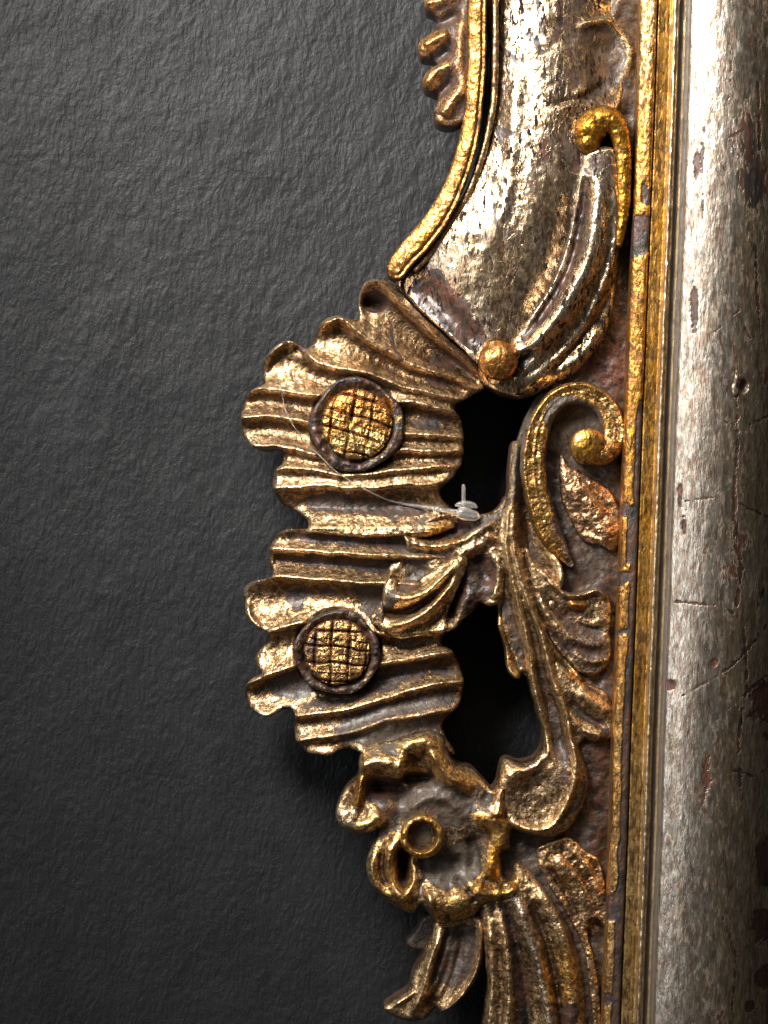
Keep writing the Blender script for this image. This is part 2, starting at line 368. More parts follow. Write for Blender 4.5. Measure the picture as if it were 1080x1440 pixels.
def tube(name, path, mat, parent, flat=1.0, tone=(0.8, 0.8, 0.1, 0.2), base=-30, step=0.9, rough=(1.2, 0.6), back=-60, dip=None, extra=None):
    """a carved roll that follows a path of (x, y, radius, top height)"""
    P = spline(path, False, 8)
    # outline = union of discs along the path
    x0 = (P[:, 0] - P[:, 2]).min() - 3; x1 = (P[:, 0] + P[:, 2]).max() + 3
    y0 = (P[:, 1] - P[:, 2]).min() - 3; y1 = (P[:, 1] + P[:, 2]).max() + 3
    xs = np.arange(x0, x1 + step, step); ys = np.arange(y0, y1 + step, step)
    X, Y = np.meshgrid(xs, ys)
    d, T, ex, side = pathfield([tuple(q) for q in P], X, Y, smooth=False)
    r = ex[0] * (1 + 0.07 * fbm(X, Y, 22, 2, 2)); top = ex[1]
    sd = r - d
    gy, gx = np.gradient(sd, step); gl = gx * gx + gy * gy + 1e-6
    c = (sd[:-1, :-1] + sd[1:, :-1] + sd[:-1, 1:] + sd[1:, 1:]) / 4
    cell = c > 0
    used = np.zeros(X.shape, bool)
    used[:-1, :-1] |= cell; used[1:, :-1] |= cell; used[:-1, 1:] |= cell; used[1:, 1:] |= cell
    pc = np.pad(cell, 1); full = pc[:-1, :-1] & pc[1:, :-1] & pc[:-1, 1:] & pc[1:, 1:]
    bnd = used & ~full
    XX = np.where(bnd, X - sd * gx / gl, X); YY = np.where(bnd, Y - sd * gy / gl, Y)
    q = np.clip(d / r, 0, 1)
    h = top - r * flat * (1 - np.sqrt(1 - q ** 2 * 0.985))
    if dip: h = h - dip[0] * np.exp(-((d / r) / dip[1]) ** 2)
    if extra is not None: h = extra(X, Y, h, q, side, T)
    h = h + rough[0] * fbm(X, Y, 18, 3, 1) + rough[1] * fbm(X, Y, 5, 3, 5, 0.6)
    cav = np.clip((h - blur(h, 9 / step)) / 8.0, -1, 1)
    G, U, D, R = tones(X, Y, *tone, h)
    idx = -np.ones(X.shape, int); idx[used] = np.arange(used.sum())
    V = np.stack([XX[used], YY[used], h[used]], 1)
    F = np.stack([idx[1:, :-1][cell], idx[1:, 1:][cell], idx[:-1, 1:][cell], idx[:-1, :-1][cell]], 1)
    E = np.concatenate([F[:, [0, 1]], F[:, [1, 2]], F[:, [2, 3]], F[:, [3, 0]]])
    key = E[:, 0].astype(np.int64) * (len(V) + 1) + E[:, 1]; rev = E[:, 1].astype(np.int64) * (len(V) + 1) + E[:, 0]
    B = E[~np.isin(key, rev)]
    ring = np.unique(B); mp = -np.ones(len(V), int); mp[ring] = np.arange(len(ring)) + len(V)
    Vb = V[ring].copy(); Vb[:, 2] = np.minimum(back, Vb[:, 2] - 2)
    sk = np.stack([B[:, 1], B[:, 0], mp[B[:, 0]], mp[B[:, 1]]], 1)
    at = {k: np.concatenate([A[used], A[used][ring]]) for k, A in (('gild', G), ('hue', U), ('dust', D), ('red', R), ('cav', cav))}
    at['gild'][len(V):] *= 0.3
    FIELDS.append((xs, ys, np.where(sd > 0, h, -999)))
    return mesh_from_arrays(name, px(np.concatenate([V, Vb])), np.concatenate([F, sk]), at, mat, parent)

# ------------------------------------------------------------------ materials
def nt_new(name):
    m = bpy.data.materials.new(name); m.use_nodes = True
    nt = m.node_tree; nt.nodes.clear()
    out = nt.nodes.new('ShaderNodeOutputMaterial'); bs = nt.nodes.new('ShaderNodeBsdfPrincipled')
    nt.links.new(bs.outputs[0], out.inputs[0])
    return m, nt, bs

class NB:
    """small helper to write node trees"""
    def __init__(s, nt): s.nt = nt
    def n(s, t, **kw):
        x = s.nt.nodes.new(t)
        for k, v in kw.items(): setattr(x, k, v)
        return x
    def link(s, a, b): s.nt.links.new(a, b)
    def val(s, sock, v):
        if hasattr(v, 'is_output') or isinstance(v, bpy.types.NodeSocket): s.link(v, sock)
        else: sock.default_value = v
    def math(s, op, a, b=0.0, c=None, clamp=False):
        x = s.n('ShaderNodeMath', operation=op, use_clamp=clamp)
        s.val(x.inputs[0], a); s.val(x.inputs[1], b)
        if c is not None: s.val(x.inputs[2], c)
        return x.outputs[0]
    def attr(s, name):
        return s.n('ShaderNodeAttribute', attribute_name=name).outputs['Fac']
    def noise(s, vec, scale, detail=4, rough=0.55, dist=0.0, color=False):
        x = s.n('ShaderNodeTexNoise'); s.link(vec, x.inputs['Vector'])
        x.inputs['Scale'].default_value = scale; x.inputs['Detail'].default_value = detail
        x.inputs['Roughness'].default_value = rough; x.inputs['Distortion'].default_value = dist
        return x.outputs['Color' if color else 'Fac']
    def vor(s, vec, scale, feature='DISTANCE_TO_EDGE', rnd=1.0):
        x = s.n('ShaderNodeTexVoronoi', feature=feature); s.link(vec, x.inputs['Vector'])
        x.inputs['Scale'].default_value = scale; x.inputs['Randomness'].default_value = rnd
        return x.outputs['Distance']
    def mapr(s, v, a, b, c=0.0, d=1.0, smooth=True):
        x = s.n('ShaderNodeMapRange', interpolation_type='SMOOTHSTEP' if smooth else 'LINEAR')
        s.link(v, x.inputs[0])
        for i, q in enumerate((a, b, c, d)): x.inputs[i + 1].default_value = q
        return x.outputs[0]
    def mix(s, f, a, b):
        x = s.n('ShaderNodeMix', data_type='RGBA')
        s.val(x.inputs[0], f)
        for i, q in ((6, a), (7, b)):
            if isinstance(q, bpy.types.NodeSocket): s.link(q, x.inputs[i])
            else: x.inputs[i].default_value = (*q, 1)
        return x.outputs[2]
    def coords(s, scale=(4000, 4000, 4000)):
        t = s.n('ShaderNodeTexCoord'); m = s.n('ShaderNodeVectorMath', operation='MULTIPLY')
        s.link(t.outputs['Object'], m.inputs[0]); m.inputs[1].default_value = scale
        return m.outputs[0]
    def warp(s, vec, scale, amount):
        c = s.noise(vec, scale, 3, 0.5, 0, True)
        a = s.n('ShaderNodeVectorMath', operation='SUBTRACT'); s.link(c, a.inputs[0]); a.inputs[1].default_value = (.5, .5, .5)
        b = s.n('ShaderNodeVectorMath', operation='SCALE'); s.link(a.outputs[0], b.inputs[0]); b.inputs['Scale'].default_value = amount
        d = s.n('ShaderNodeVectorMath', operation='ADD'); s.link(vec, d.inputs[0]); s.link(b.outputs[0], d.inputs[1])
        return d.outputs[0]
    def bump(s, height, strength, dist, normal=None):
        x = s.n('ShaderNodeBump'); s.link(height, x.inputs['Height'])
        x.inputs['Strength'].default_value = strength; x.inputs['Distance'].default_value = dist
        if normal is not None: s.link(normal, x.inputs['Normal'])
        return x.outputs[0]

SILVER = (0.64, 0.58, 0.49); PALE = (0.74, 0.55, 0.31); GOLD = (0.77, 0.49, 0.175); AMBER = (0.74, 0.34, 0.028)
BOLE = (0.085, 0.032, 0.020); DARK = (0.020, 0.016, 0.014); DUST = (0.088, 0.066, 0.048); UMBER = (0.050, 0.030, 0.017)

def gilt(name, grain=(1.0, 1.0, 1.0), rough=0.30, crack=0.10, glit=1.0, crackle_amt=0.9, wear=0.5, coat=0.15, fleck=0.5, tone_amt=0.8, mid=1.0):
    m, nt, bs = nt_new(name); b = NB(nt)
    P = b.coords(tuple(4000 * g for g in grain))
    Pw = b.warp(P, 0.08, 9.0)
    gild, hue, dust, red, cav = (b.attr(k) for k in ('gild', 'hue', 'dust', 'red', 'cav'))
    n_big = b.noise(P, 0.035, 5, 0.6)
    n_mid = b.noise(Pw, 0.13, 6, 0.65)
    n_fine = b.noise(P, 0.36, 3, 0.6)
    n_pit = b.noise(P, 0.9, 2, 0.5)
    # where leaf survives
    g = b.math('ADD', gild, b.math('MULTIPLY', b.math('SUBTRACT', n_mid, 0.5), wear * 1.9))
    g = b.math('ADD', g, b.math('MULTIPLY', b.math('SUBTRACT', n_fine, 0.5), wear * 0.9))
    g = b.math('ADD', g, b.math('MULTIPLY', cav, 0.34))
    leaf = b.mapr(g, 0.42, 0.56)
    # fine age cracks in leaf and gesso
    cr = b.vor(Pw, crack)
    crk = b.mapr(cr, 0.015, 0.10)
    cr_zone = b.mapr(b.noise(P, 0.02, 3, 0.5), 0.40, 0.60)
    crk = b.math('ADD', crk, b.math('SUBTRACT', 1.0, b.math('MULTIPLY', cr_zone, crackle_amt)), clamp=True)
    leaf2 = b.math('MULTIPLY', leaf, b.mapr(crk, 0.0, 1.0, 0.04, 1.0, False))
    # small vertical flecks rubbed through to the ground
    Pf = b.warp(b.coords((4000, 4000, 4000 * 0.36)), 0.05, 16.0)
    fl = b.mapr(b.noise(Pf, 0.15, 4, 0.62), 0.545, 0.585)
    fz = b.mapr(b.noise(P, 0.025, 3, 0.6), 0.30, 0.55)
    leaf2 = b.math('MULTIPLY', leaf2, b.math('SUBTRACT', 1.0, b.math('MULTIPLY', b.math('MULTIPLY', fl, fz), fleck)))
    # leaf colour
    hv = b.math('ADD', hue, b.math('MULTIPLY', b.math('SUBTRACT', n_big, 0.5), 0.5))
    hv = b.math('ADD', hv, b.math('MULTIPLY', b.math('SUBTRACT', n_fine, 0.5), 0.30))
    ramp = b.n('ShaderNodeValToRGB'); b.link(hv, ramp.inputs[0])
    el = ramp.color_ramp.elements
    el[0].position = 0.05; el[0].color = (*SILVER, 1); el[1].position = 0.95; el[1].color = (*AMBER, 1)
    e = el.new(0.33); e.color = (*PALE, 1); e = el.new(0.62); e.color = (*GOLD, 1)
    rub = b.mapr(b.math('ADD', b.noise(Pw, 0.22, 5, 0.7), b.math('MULTIPLY', red, 0.35)), 0.56, 0.74)
    lc = b.mix(b.math('MULTIPLY', rub, 0.55), ramp.outputs[0], (0.50, 0.20, 0.10))
    # uneven toned varnish on leaf, plus shade painted into the hollows through cav
    ton_shade = b.mapr(b.math('SUBTRACT', b.noise(P, 0.085, 6, 0.74), b.math('MULTIPLY', cav, 0.42)), 0.42, 0.62)
    lc = b.mix(b.math('MULTIPLY', ton_shade, tone_amt), lc, (0.17, 0.095, 0.042))
    ton2 = b.mapr(b.noise(Pw, 0.13, 5, 0.62), 0.49, 0.60)
    lc = b.mix(b.math('MULTIPLY', ton2, tone_amt * 0.8), lc, (0.075, 0.040, 0.018))
    spk = b.mapr(b.noise(Pw, 0.30, 5, 0.72), 0.53, 0.61)
    lc = b.mix(b.math('MULTIPLY', spk, tone_amt * 0.7), lc, (0.045, 0.026, 0.014))
    # bare ground colour
    uc = b.mix(b.mapr(n_mid, 0.35, 0.65), BOLE, UMBER)
    uc = b.mix(b.mapr(b.noise(P, 0.055, 4, 0.6), 0.42, 0.62), uc, DARK)
    dm = b.math('ADD', dust, b.math('MULTIPLY', b.math('SUBTRACT', b.noise(P, 0.09, 5, 0.7), 0.5), 0.9))
    dmask = b.mapr(dm, 0.35, 0.75)
    uc = b.mix(dmask, uc, DUST)
    uc = b.mix(b.math('MULTIPLY', b.mapr(b.math('ADD', b.math('MULTIPLY', red, 0.7), b.math('MULTIPLY', b.math('SUBTRACT', b.noise(P, 0.2, 5, 0.75), .5), 2.4)), 0.55, 0.9), 0.75), uc, (0.15, 0.050, 0.032))
    col = b.mix(leaf2, uc, lc)
    col = b.mix(b.math('MULTIPLY', b.math('MULTIPLY', fl, fz), fleck), col, (0.022, 0.013, 0.011))
    # dust film also dulls some of the leaf
    film = b.math('MULTIPLY', b.mapr(dm, 0.45, 1.0), 0.55)
    col = b.mix(film, col, DUST)
    b.link(col, bs.inputs['Base Color'])
    met = b.math('MULTIPLY', leaf2, b.math('SUBTRACT', 1.0, b.math('MULTIPLY', film, 1.2)), clamp=True)
    b.link(b.math('MULTIPLY', met, 0.93), bs.inputs['Metallic'])
    rr = b.math('ADD', rough, b.math('MULTIPLY', b.math('SUBTRACT', n_mid, 0.40), 0.40))
    rr = b.math('ADD', rr, b.math('MULTIPLY', b.math('SUBTRACT', 1.0, leaf2), 0.14))
    rr = b.math('ADD', rr, b.math('MULTIPLY', film, 0.30), clamp=True)
    flk = b.math('MULTIPLY', b.math('MULTIPLY', fl, fz), fleck)
    rr = b.math('ADD', rr, b.math('MULTIPLY', flk, 0.5), clamp=True)
    b.link(b.math('MULTIPLY', b.math('SUBTRACT', 1.0, flk), coat), bs.inputs['Coat Weight'])
    b.link(b.math('SUBTRACT', 0.5, b.math('MULTIPLY', flk, 0.42)), bs.inputs['Specular IOR Level'])
    b.link(rr, bs.inputs['Roughness'])
    bs.inputs['Coat Roughness'].default_value = 0.22
    # relief: leaf edges, cracks, gesso grain, crinkled leaf
    hgt = b.math('ADD', b.math('MULTIPLY', leaf, 0.35), b.math('MULTIPLY', crk, 0.45))
    nrm = b.bump(hgt, 0.65, 0.0004)
    nrm = b.bump(b.noise(Pw, 0.10, 3, 0.55), 0.75 * mid, 0.0026, nrm)
    nrm = b.bump(n_fine, 0.55 * glit, 0.00055, nrm)
    nrm = b.bump(n_pit, 0.35 * glit, 0.00025, nrm)
    b.link(nrm, bs.inputs['Normal'])
    return m

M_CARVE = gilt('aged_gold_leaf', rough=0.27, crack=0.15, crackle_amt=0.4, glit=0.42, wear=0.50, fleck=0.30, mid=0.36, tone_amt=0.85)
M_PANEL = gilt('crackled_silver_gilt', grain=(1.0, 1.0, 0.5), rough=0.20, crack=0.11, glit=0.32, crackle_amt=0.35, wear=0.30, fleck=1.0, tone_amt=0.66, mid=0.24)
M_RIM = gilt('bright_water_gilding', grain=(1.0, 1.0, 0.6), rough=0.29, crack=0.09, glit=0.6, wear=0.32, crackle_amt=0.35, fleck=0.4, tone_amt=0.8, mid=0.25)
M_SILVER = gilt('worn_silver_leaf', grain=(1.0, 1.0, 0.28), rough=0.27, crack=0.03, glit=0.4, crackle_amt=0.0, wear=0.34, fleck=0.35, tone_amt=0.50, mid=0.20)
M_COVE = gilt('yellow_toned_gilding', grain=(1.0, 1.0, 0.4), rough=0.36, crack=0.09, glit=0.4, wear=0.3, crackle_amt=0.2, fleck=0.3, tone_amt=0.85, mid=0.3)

def wall_material():
    m, nt, bs = nt_new('dark_grey_painted_plaster'); b = NB(nt)
    P = b.coords((4000, 4000, 4000))
    n = b.noise(P, 0.012, 5, 0.6)
    col = b.mix(b.mapr(n, 0.3, 0.7), (0.013, 0.0138, 0.0155), (0.018, 0.0190, 0.0212))
    # hairline cracks in the paint
    sep = b.n('ShaderNodeSeparateXYZ'); b.link(P, sep.inputs[0])
    crackm = None
    for (x0, x1, z0, amp, w) in ((-545, -418, 517, 9, 1.3), (-205, -135, 484, 12, 1.2), (-418, -380, 508, 14, 0.8), (-290, -260, 494, 16, 0.9)):
        wob = b.math('MULTIPLY', b.math('SUBTRACT', b.noise(P, 0.03, 5, 0.6), 0.5), amp)
        dz = b.math('ABSOLUTE', b.math('SUBTRACT', b.math('SUBTRACT', sep.outputs[2], z0), wob))
        wid = b.math('MULTIPLY', b.noise(P, 0.11, 2, 0.5), w * 3.6)
        line = b.math('LESS_THAN', dz, wid)
        inside = b.math('MULTIPLY', b.math('GREATER_THAN', sep.outputs[0], x0), b.math('LESS_THAN', sep.outputs[0], x1))
        q = b.math('MULTIPLY', line, inside)
        crackm = q if crackm is None else b.math('MAXIMUM', crackm, q)
    col = b.mix(b.math('MULTIPLY', crackm, 0.85), col, (0.008, 0.008, 0.008))
    # a few pale chips
    ch = b.vor(P, 0.006, 'F1'); chip = b.math('LESS_THAN', ch, 0.018)
    col = b.mix(b.math('MULTIPLY', chip, 0.6), col, (0.22, 0.20, 0.17))
    b.link(col, bs.inputs['Base Color'])
    b.link(b.math('ADD', 0.40, b.math('MULTIPLY', b.noise(P, 0.2, 4, 0.6), 0.22)), bs.inputs['Roughness'])
    bs.inputs['Specular IOR Level'].default_value = 0.28
    Ps = b.coords((4000, 4000, 2100)); Pd = b.warp(Ps, 0.025, 22.0)
    nr = b.bump(b.noise(Pd, 0.15, 3, 0.5), 0.42, 0.0013)
    nr = b.bump(b.noise(P, 0.30, 4, 0.6), 0.35, 0.0004, nr)
    nr = b.bump(b.math('MULTIPLY', crackm, -1.0), 0.6, 0.0006, nr)
    b.link(nr, bs.inputs['Normal'])
    return m
M_WALL = wall_material()

def plastic_material():
    m, nt, bs = nt_new('clear_plastic'); b = NB(nt)
    bs.inputs['Base Color'].default_value = (0.78, 0.76, 0.72, 1); bs.inputs['Roughness'].default_value = 0.22
    bs.inputs['Transmission Weight'].default_value = 0.86; bs.inputs['IOR'].default_value = 1.45
    P = b.coords(); b.link(b.bump(b.noise(P, 0.2, 2, 0.5), 0.3, 0.0005), bs.inputs['Normal'])
    return m
M_PLASTIC = plastic_material()

# ------------------------------------------------------------------ wall
def build_wall():
    step = 3.6
    xs = np.arange(-420, 1600, step); ys = np.arange(-420, 1900, step)
    X, Y = np.meshgrid(xs, ys)
    warp = 14 * fbm(X, Y, 120, 2, 1)
    n = fbm(X + warp, Y, 15, 3, 0, 0.6, 1.0, 0.42) * 0.75
    n = n + 0.6 * fbm(X + 0.35 * Y, Y, 10, 2, 3, 0.5, 1.0, 0.5) + 3.0 * fbm(X, Y, 160, 3, 2)
    soft = 0.55 + 0.45 * sst(1300, 300, Y)             # roller stipple is flatter lower down
    h = WALL + n * soft
    idx = np.arange(X.size).reshape(X.shape)
    F = np.stack([idx[1:, :-1].ravel(), idx[1:, 1:].ravel(), idx[:-1, 1:].ravel(), idx[:-1, :-1].ravel()], 1)
    V = np.stack([X.ravel(), Y.ravel(), h.ravel()], 1)
    o = mesh_from_arrays('wall', px(V), F, {}, M_WALL, None, centre=np.array(W(540, 720, WALL)), smooth_angle=0)
    o['kind'] = 'structure'
build_wall()

# ------------------------------------------------------------------ the frame
frame = bpy.data.objects.new('picture_frame', None); sc.collection.objects.link(frame)
frame.location = W(900, 1500, -90)
frame['label'] = 'carved antique frame side, worn gold and silver leaf, pierced shell ornament on dark wall'
frame['category'] = 'picture frame'

# ---- straight mouldings: profile (x at the top edge of the view, height) swept down, the whole slightly out of plumb
SL = -0.0368
def moulding(name, prof, mat, tone, bulge=0.8, fine=0.4, stepy=2.0, paintfn=None, closed_back=-92, dens=1.3):
    P = [prof[0]]
    pr = spline(prof, False, 10)
    seg = np.concatenate([[0], np.cumsum(np.hypot(*(pr[1:] - pr[:-1]).T))])
    nn = max(6, int(seg[-1] / dens)); t = np.linspace(0, seg[-1], nn)
    px_, ph = np.interp(t, seg, pr[:, 0]), np.interp(t, seg, pr[:, 1])
    px_ = np.concatenate([[px_[0]], px_, [px_[-1]]]); ph = np.concatenate([[closed_back], ph, [closed_back]])
    ys = np.arange(-110, 1560, stepy)
    X0, Y = np.meshgrid(px_, ys)
    wav = 1.0 * fbm(Y * 0 + 5, Y, 170, 3, 2)
    X = X0 + SL * Y + wav
    Hh = np.broadcast_to(ph, X.shape).copy()
    inner = (np.arange(X.shape[1]) > 0) & (np.arange(X.shape[1]) < X.shape[1] - 1)
    Hh += inner * (bulge * fbm(X, Y, 60, 3, 1, 0.5, 1, 0.5) + fine * fbm(X, Y, 7, 3, 4, 0.6, 1, 0.5))
    G, U, D, R = tones(X, Y, *tone, Hh)
    if paintfn: G, U, D, R, Hh = paintfn(X, Y, X0, G, U, D, R, Hh)
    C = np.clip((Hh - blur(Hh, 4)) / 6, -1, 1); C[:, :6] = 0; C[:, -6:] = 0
    idx = np.arange(X.size).reshape(X.shape)
    F = np.stack([idx[1:, :-1].ravel(), idx[1:, 1:].ravel(), idx[:-1, 1:].ravel(), idx[:-1, :-1].ravel()], 1)
    V = np.stack([X.ravel(), Y.ravel(), Hh.ravel()], 1)
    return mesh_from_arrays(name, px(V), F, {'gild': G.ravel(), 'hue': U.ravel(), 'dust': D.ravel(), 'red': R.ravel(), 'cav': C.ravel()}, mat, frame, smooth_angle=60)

def fillet_paint(X, Y, X0, G, U, D, R, H):
    def bar(y0, y1, soft=4): return sst(y0 - soft, y0 + soft, Y + 13 * fbm(X, Y, 11, 3, 2)) * sst(y1 + soft, y1 - soft, Y + 13 * fbm(X, Y, 11, 3, 3))
    G[:] = 0.92 - 0.35 * sst(900, 1400, Y)
    lost = bar(268, 293) * sst(914, 908, X0 * -1 + 1820) + bar(306, 362) + 0
    lost = lost + bar(560, 1560) * sst(-1.5, 1.5, X0 - 915 + 0.006 * (Y - 560) + 3 * fbm(X, Y, 30, 3, 1, 0.6))
    lost = lost + bar(712, 722) + bar(800, 826) + bar(884, 890) + bar(1252, 1285) + bar(1395, 1412)
    lost = lost + bar(725, 800) * sst(-1, 1, X0 - 907)
    lost = np.clip(lost, 0, 1)
    G = G * (1 - lost); D = D * (1 - lost) + 0.12 * lost; R = R * (1 - lost) + 0.15 * lost
    U[:] = 0.98 - 0.30 * sst(320, 0, Y) - 0.28 * sst(780, 1200, Y)
    H = H - 1.6 * lost * (X0 > 899.5)
    return G, U, D, R, H
moulding('gilt_fillet', [(898.5, 18), (899.5, 26), (902, 30), (908, 33), (915, 35), (920, 35.2), (922.2, 32), (922.8, 22)], M_RIM, (0.9, 0.8, 0.05, 0.4), 1.2, 0.9, 1.3, fillet_paint, dens=0.9)
def cove_paint(X, Y, X0, G, U, D, R, H):
    U[:] = 0.86 - 0.3 * sst(900, 1300, Y); G[:] = 0.86 - 0.22 * sst(850, 1100, Y)
    D[:] = 0.10 + 0.22 * sst(950, 1300, Y)
    return G, U, D, R, H
moulding('ochre_cove', [(922.8, 20), (924, 29), (929, 29.6), (936, 29.4), (941, 29), (942.5, 30)], M_COVE, (0.8, 1.0, 0.25, 0.1), 0.5, 0.3, 2.0, cove_paint, dens=1.0)
def bead_paint(X, Y, X0, G, U, D, R, H):
    H += (X0 > 942.6) * (X0 < 953.4) * 1.0 * fbm(X, Y, 13, 2, 3)
    return G, U, D, R, H
moulding('silver_bead', [(942.5, 30), (943, 34), (945.5, 40), (949, 41), (952.5, 38.5), (954.5, 33)], M_SILVER, (0.95, 0.30, 0.10, 0.2), 0.5, 0.7, 1.6, bead_paint, dens=0.8)
moulding('dusty_channel', [(954.5, 32.5), (958, 31.5), (963, 32), (967, 33), (968.5, 34)], M_SILVER, (0.36, 0.40, 0.85, 0.0), 0.4, 0.3, 2.0, dens=1.2)
def torus_paint(X, Y, X0, G, U, D, R, H):
    far = sst(1020, 1068, X0 + 14 * fbm(X, Y, 90, 4, 1, 0.6))
    blot = sst(0.0, 0.5, fbm(X, Y, 110, 4, 4, 0.65, 1.6, 0.8)) * sst(985, 1040, X0)
    G -= 0.24 * far + 0.30 * blot; D += 0.25 * far - 0.1 * blot; U += 0.16 * far
    # open cracks running across the leaf
    for path, w, dep in (([(1003, 1010), (1030, 985), (1062, 960), (1100, 940)], 2.0, 3.0), ([(955, 975), (985, 958), (1015, 940), (1045, 915), (1075, 880)], 1.3, 2.0),
                         ([(945, 845), (1000, 850), (1035, 862), (1065, 850)], 1.6, 2.5), ([(975, 770), (1005, 790), (1030, 810)], 1.1, 1.5),
                         ([(1030, 700), (1028, 760), (1040, 800)], 1.5, 2.0), ([(960, 705), (1000, 700), (1030, 708)], 1.0, 1.3), ([(1000, 470), (1035, 440), (1045, 470), (1070, 500)], 1.1, 1.4),
                         ([(1020, 200), (1045, 186), (1080, 180)], 1.2, 1.6), ([(985, 185), (983, 225), (984, 290), (983, 320)], 2.2, 1.3), ([(970, 400), (975, 430), (972, 470)], 2.2, 1.3),
                         ([(1058, 350), (1060, 420), (1066, 480)], 1.8, 1.8), ([(1000, 690), (1060, 720), (1100, 735)], 1.2, 1.5), ([(1028, 520), (1032, 620), (1026, 700), (1036, 790), (1030, 860)], 2.2, 3), ([(1060, 120), (1063, 200), (1058, 290)], 1.6, 2), ([(1016, 30), (1022, 90), (1018, 150)], 1.2, 1), ([(1040, 880), (1046, 960), (1034, 1040), (1040, 1130)], 2.0, 3), ([(1000, 1100), (1030, 1080), (1060, 1090), (1090, 1070)], 1.4, 2), ([(1010, 1280), (1030, 1340), (1024, 1420)], 1.6, 2), ([(1000, 590), (1040, 600), (1080, 585)], 1.2, 2)):
        d = pathfield(path, X, Y, n=4)[0] + 9 * np.abs(fbm(X, Y, 26, 4, 2, 0.7)) - 1.2
        m = sst(w * 1.5, w * 0.4, d); m = m * sst(0.25, 0.45, 0.5 + 0.5 * fbm(X, Y, 30, 2, 4) + 0.1); H = H - 0.2 * dep * m; G = G * (1 - 0.8 * m); D = D * (1 - m) + 0.05 * m; R = R * (1 - m) + 0.2 * m
    # worm / nail hole with a raised chip beside it
    d = np.hypot((X - 1041) / 1.0, (Y - 545) / 1.25)
    d = d + 3 * fbm(X, Y, 9, 2, 3); m = sst(10, 3, d); H = H - 7 * m; G *= 1 - m; D *= 1 - m; R *= 1 - m
    d = np.abs(np.hypot((X - 1040), (Y - 545) / 1.2) - 12) / 3.5 + 3 * sst(1030, 1036, X) + 0.7 * fbm(X, Y, 9, 2, 1); m = sst(1.2, 0.5, d); H = H + 2.5 * m; G = G * (1 - m) + 0.3 * m; D = D * (1 - m) + 0.8 * m
    # bole showing where the leaf has gone
    for (cx, cy, rx, ry) in ((1078, 990, 30, 34), (986, 1090, 7, 30), (976, 235, 4, 20), (972, 430, 5, 26), (938, 960, 8, 7), (917, 1240, 5, 14), (1072, 1300, 14, 22), (1055, 1412, 8, 6), (1000, 930, 5, 6), (958, 740, 4, 14), (953, 700, 3, 20), (1078, 1375, 13, 16)):
        d = np.hypot((X - cx) / rx, (Y - cy) / ry) + 1.1 * fbm(X, Y, 14, 4, 2, 0.7)
        m = sst(1.25, 0.6, d); G = G * (1 - m) + 0.25 * m; D = D * (1 - m); R = R * (1 - m) + 1.0 * m; H = H - 1.0 * m
    return G, U, D, R, H
moulding('silver_torus', [(968.5, 30), (970, 40.1), (980, 45.8), (992, 51.4), (1006, 56.0), (1022, 58.7), (1040, 58.3), (1060, 52.6), (1080, 41.1), (1100, 24.0), (1120, 1.1), (1135, -19.8), (1145, -60)], M_SILVER, (0.86, 0.02, 0.10, 0.25), 1.3, 0.35, 2.0, torus_paint, dens=1.7)

# ---- field behind the carving
def h_ground(X, Y, sd):
    h = -19 + 5.0 * fbm(X, Y, 44, 3, 2) + 1.5 * fbm(X, Y, 12, 4, 4)
    xf = 899 + SL * Y
    h = h - 3 * np.exp(-((xf - X) / 9.0) ** 2)
    h = strokes(h, X, Y, [(-6, 7, [(842, 935), (845, 950), (838, 965)]), (5, 8, [(880, -20), (862, 24), (878, 52), (888, 72), (876, 110)]), (-5, 10, [(884, 140), (880, 190), (884, 300), (882, 400)])])
    return h
relief('field_panel', [(850, -110), (850, 60), (850, 200), (852, 450), (800, 530), (756, 556), (740, 586), (728, 624), (722, 654), (718, 690), (708, 724), (706, 760), (706, 830), (708, 880), (720, 915), (735, 945), (753, 964), (760, 993), (771, 1017), (774, 1041), (764, 1067), (742, 1082), (722, 1120), (694, 1180), (690, 1270), (712, 1400), (712, 1560), (846, 1560), (866, 1000), (886, 400), (903.5, -110)],
       h_ground, M_CARVE, frame, step=1.4, edge=None, tone=(0.32, 0.34, 0.52, 0.05), smooth=False)

# ---- silvered cove panel
def h_panel(X, Y, sd):
    xc = np.interp(Y, [-100, 150, 260, 360, 450, 520], [780, 777, 764, 728, 700, 676])
    t = X - xc
    w1 = np.interp(Y, [-100, 200, 330, 450], [84, 92, 125, 130]); w2 = np.interp(Y, [-100, 150, 300, 450], [95, 95, 115, 110])
    h = 24 - np.where(t < 0, 36 * np.abs(t / w1) ** 1.9, 34 * np.abs(t / w2) ** 1.5)
    h = h + 26 * sst(-150, 330, Y) - 18 - 16 * sst(300, 480, Y) - 8 * sst(640, 580, X) * sst(330, 420, Y)
    h = strokes(h, X, Y, [(-9, 26, [(846, 70), (848, 92), (844, 118)]), (7, 7, [(815, 38), (838, 30), (860, 30), (880, 54), (886, 80), (878, 112)]),
                          (-5, 14, [(845, -60), (850, -20), (848, 5)]), (-9, 16, [(596, 398), (622, 432), (648, 462), (672, 488)]),
                          (-5, 12, [(800, 240), (796, 320), (775, 390), (740, 445)]), (3, 10, [(725, 100), (715, 250), (690, 350)]),
                          (3, 8, [(822, 120), (800, 150), (780, 160)]), (-3, 5, [(850, 118), (815, 140), (780, 148)])])
    return h
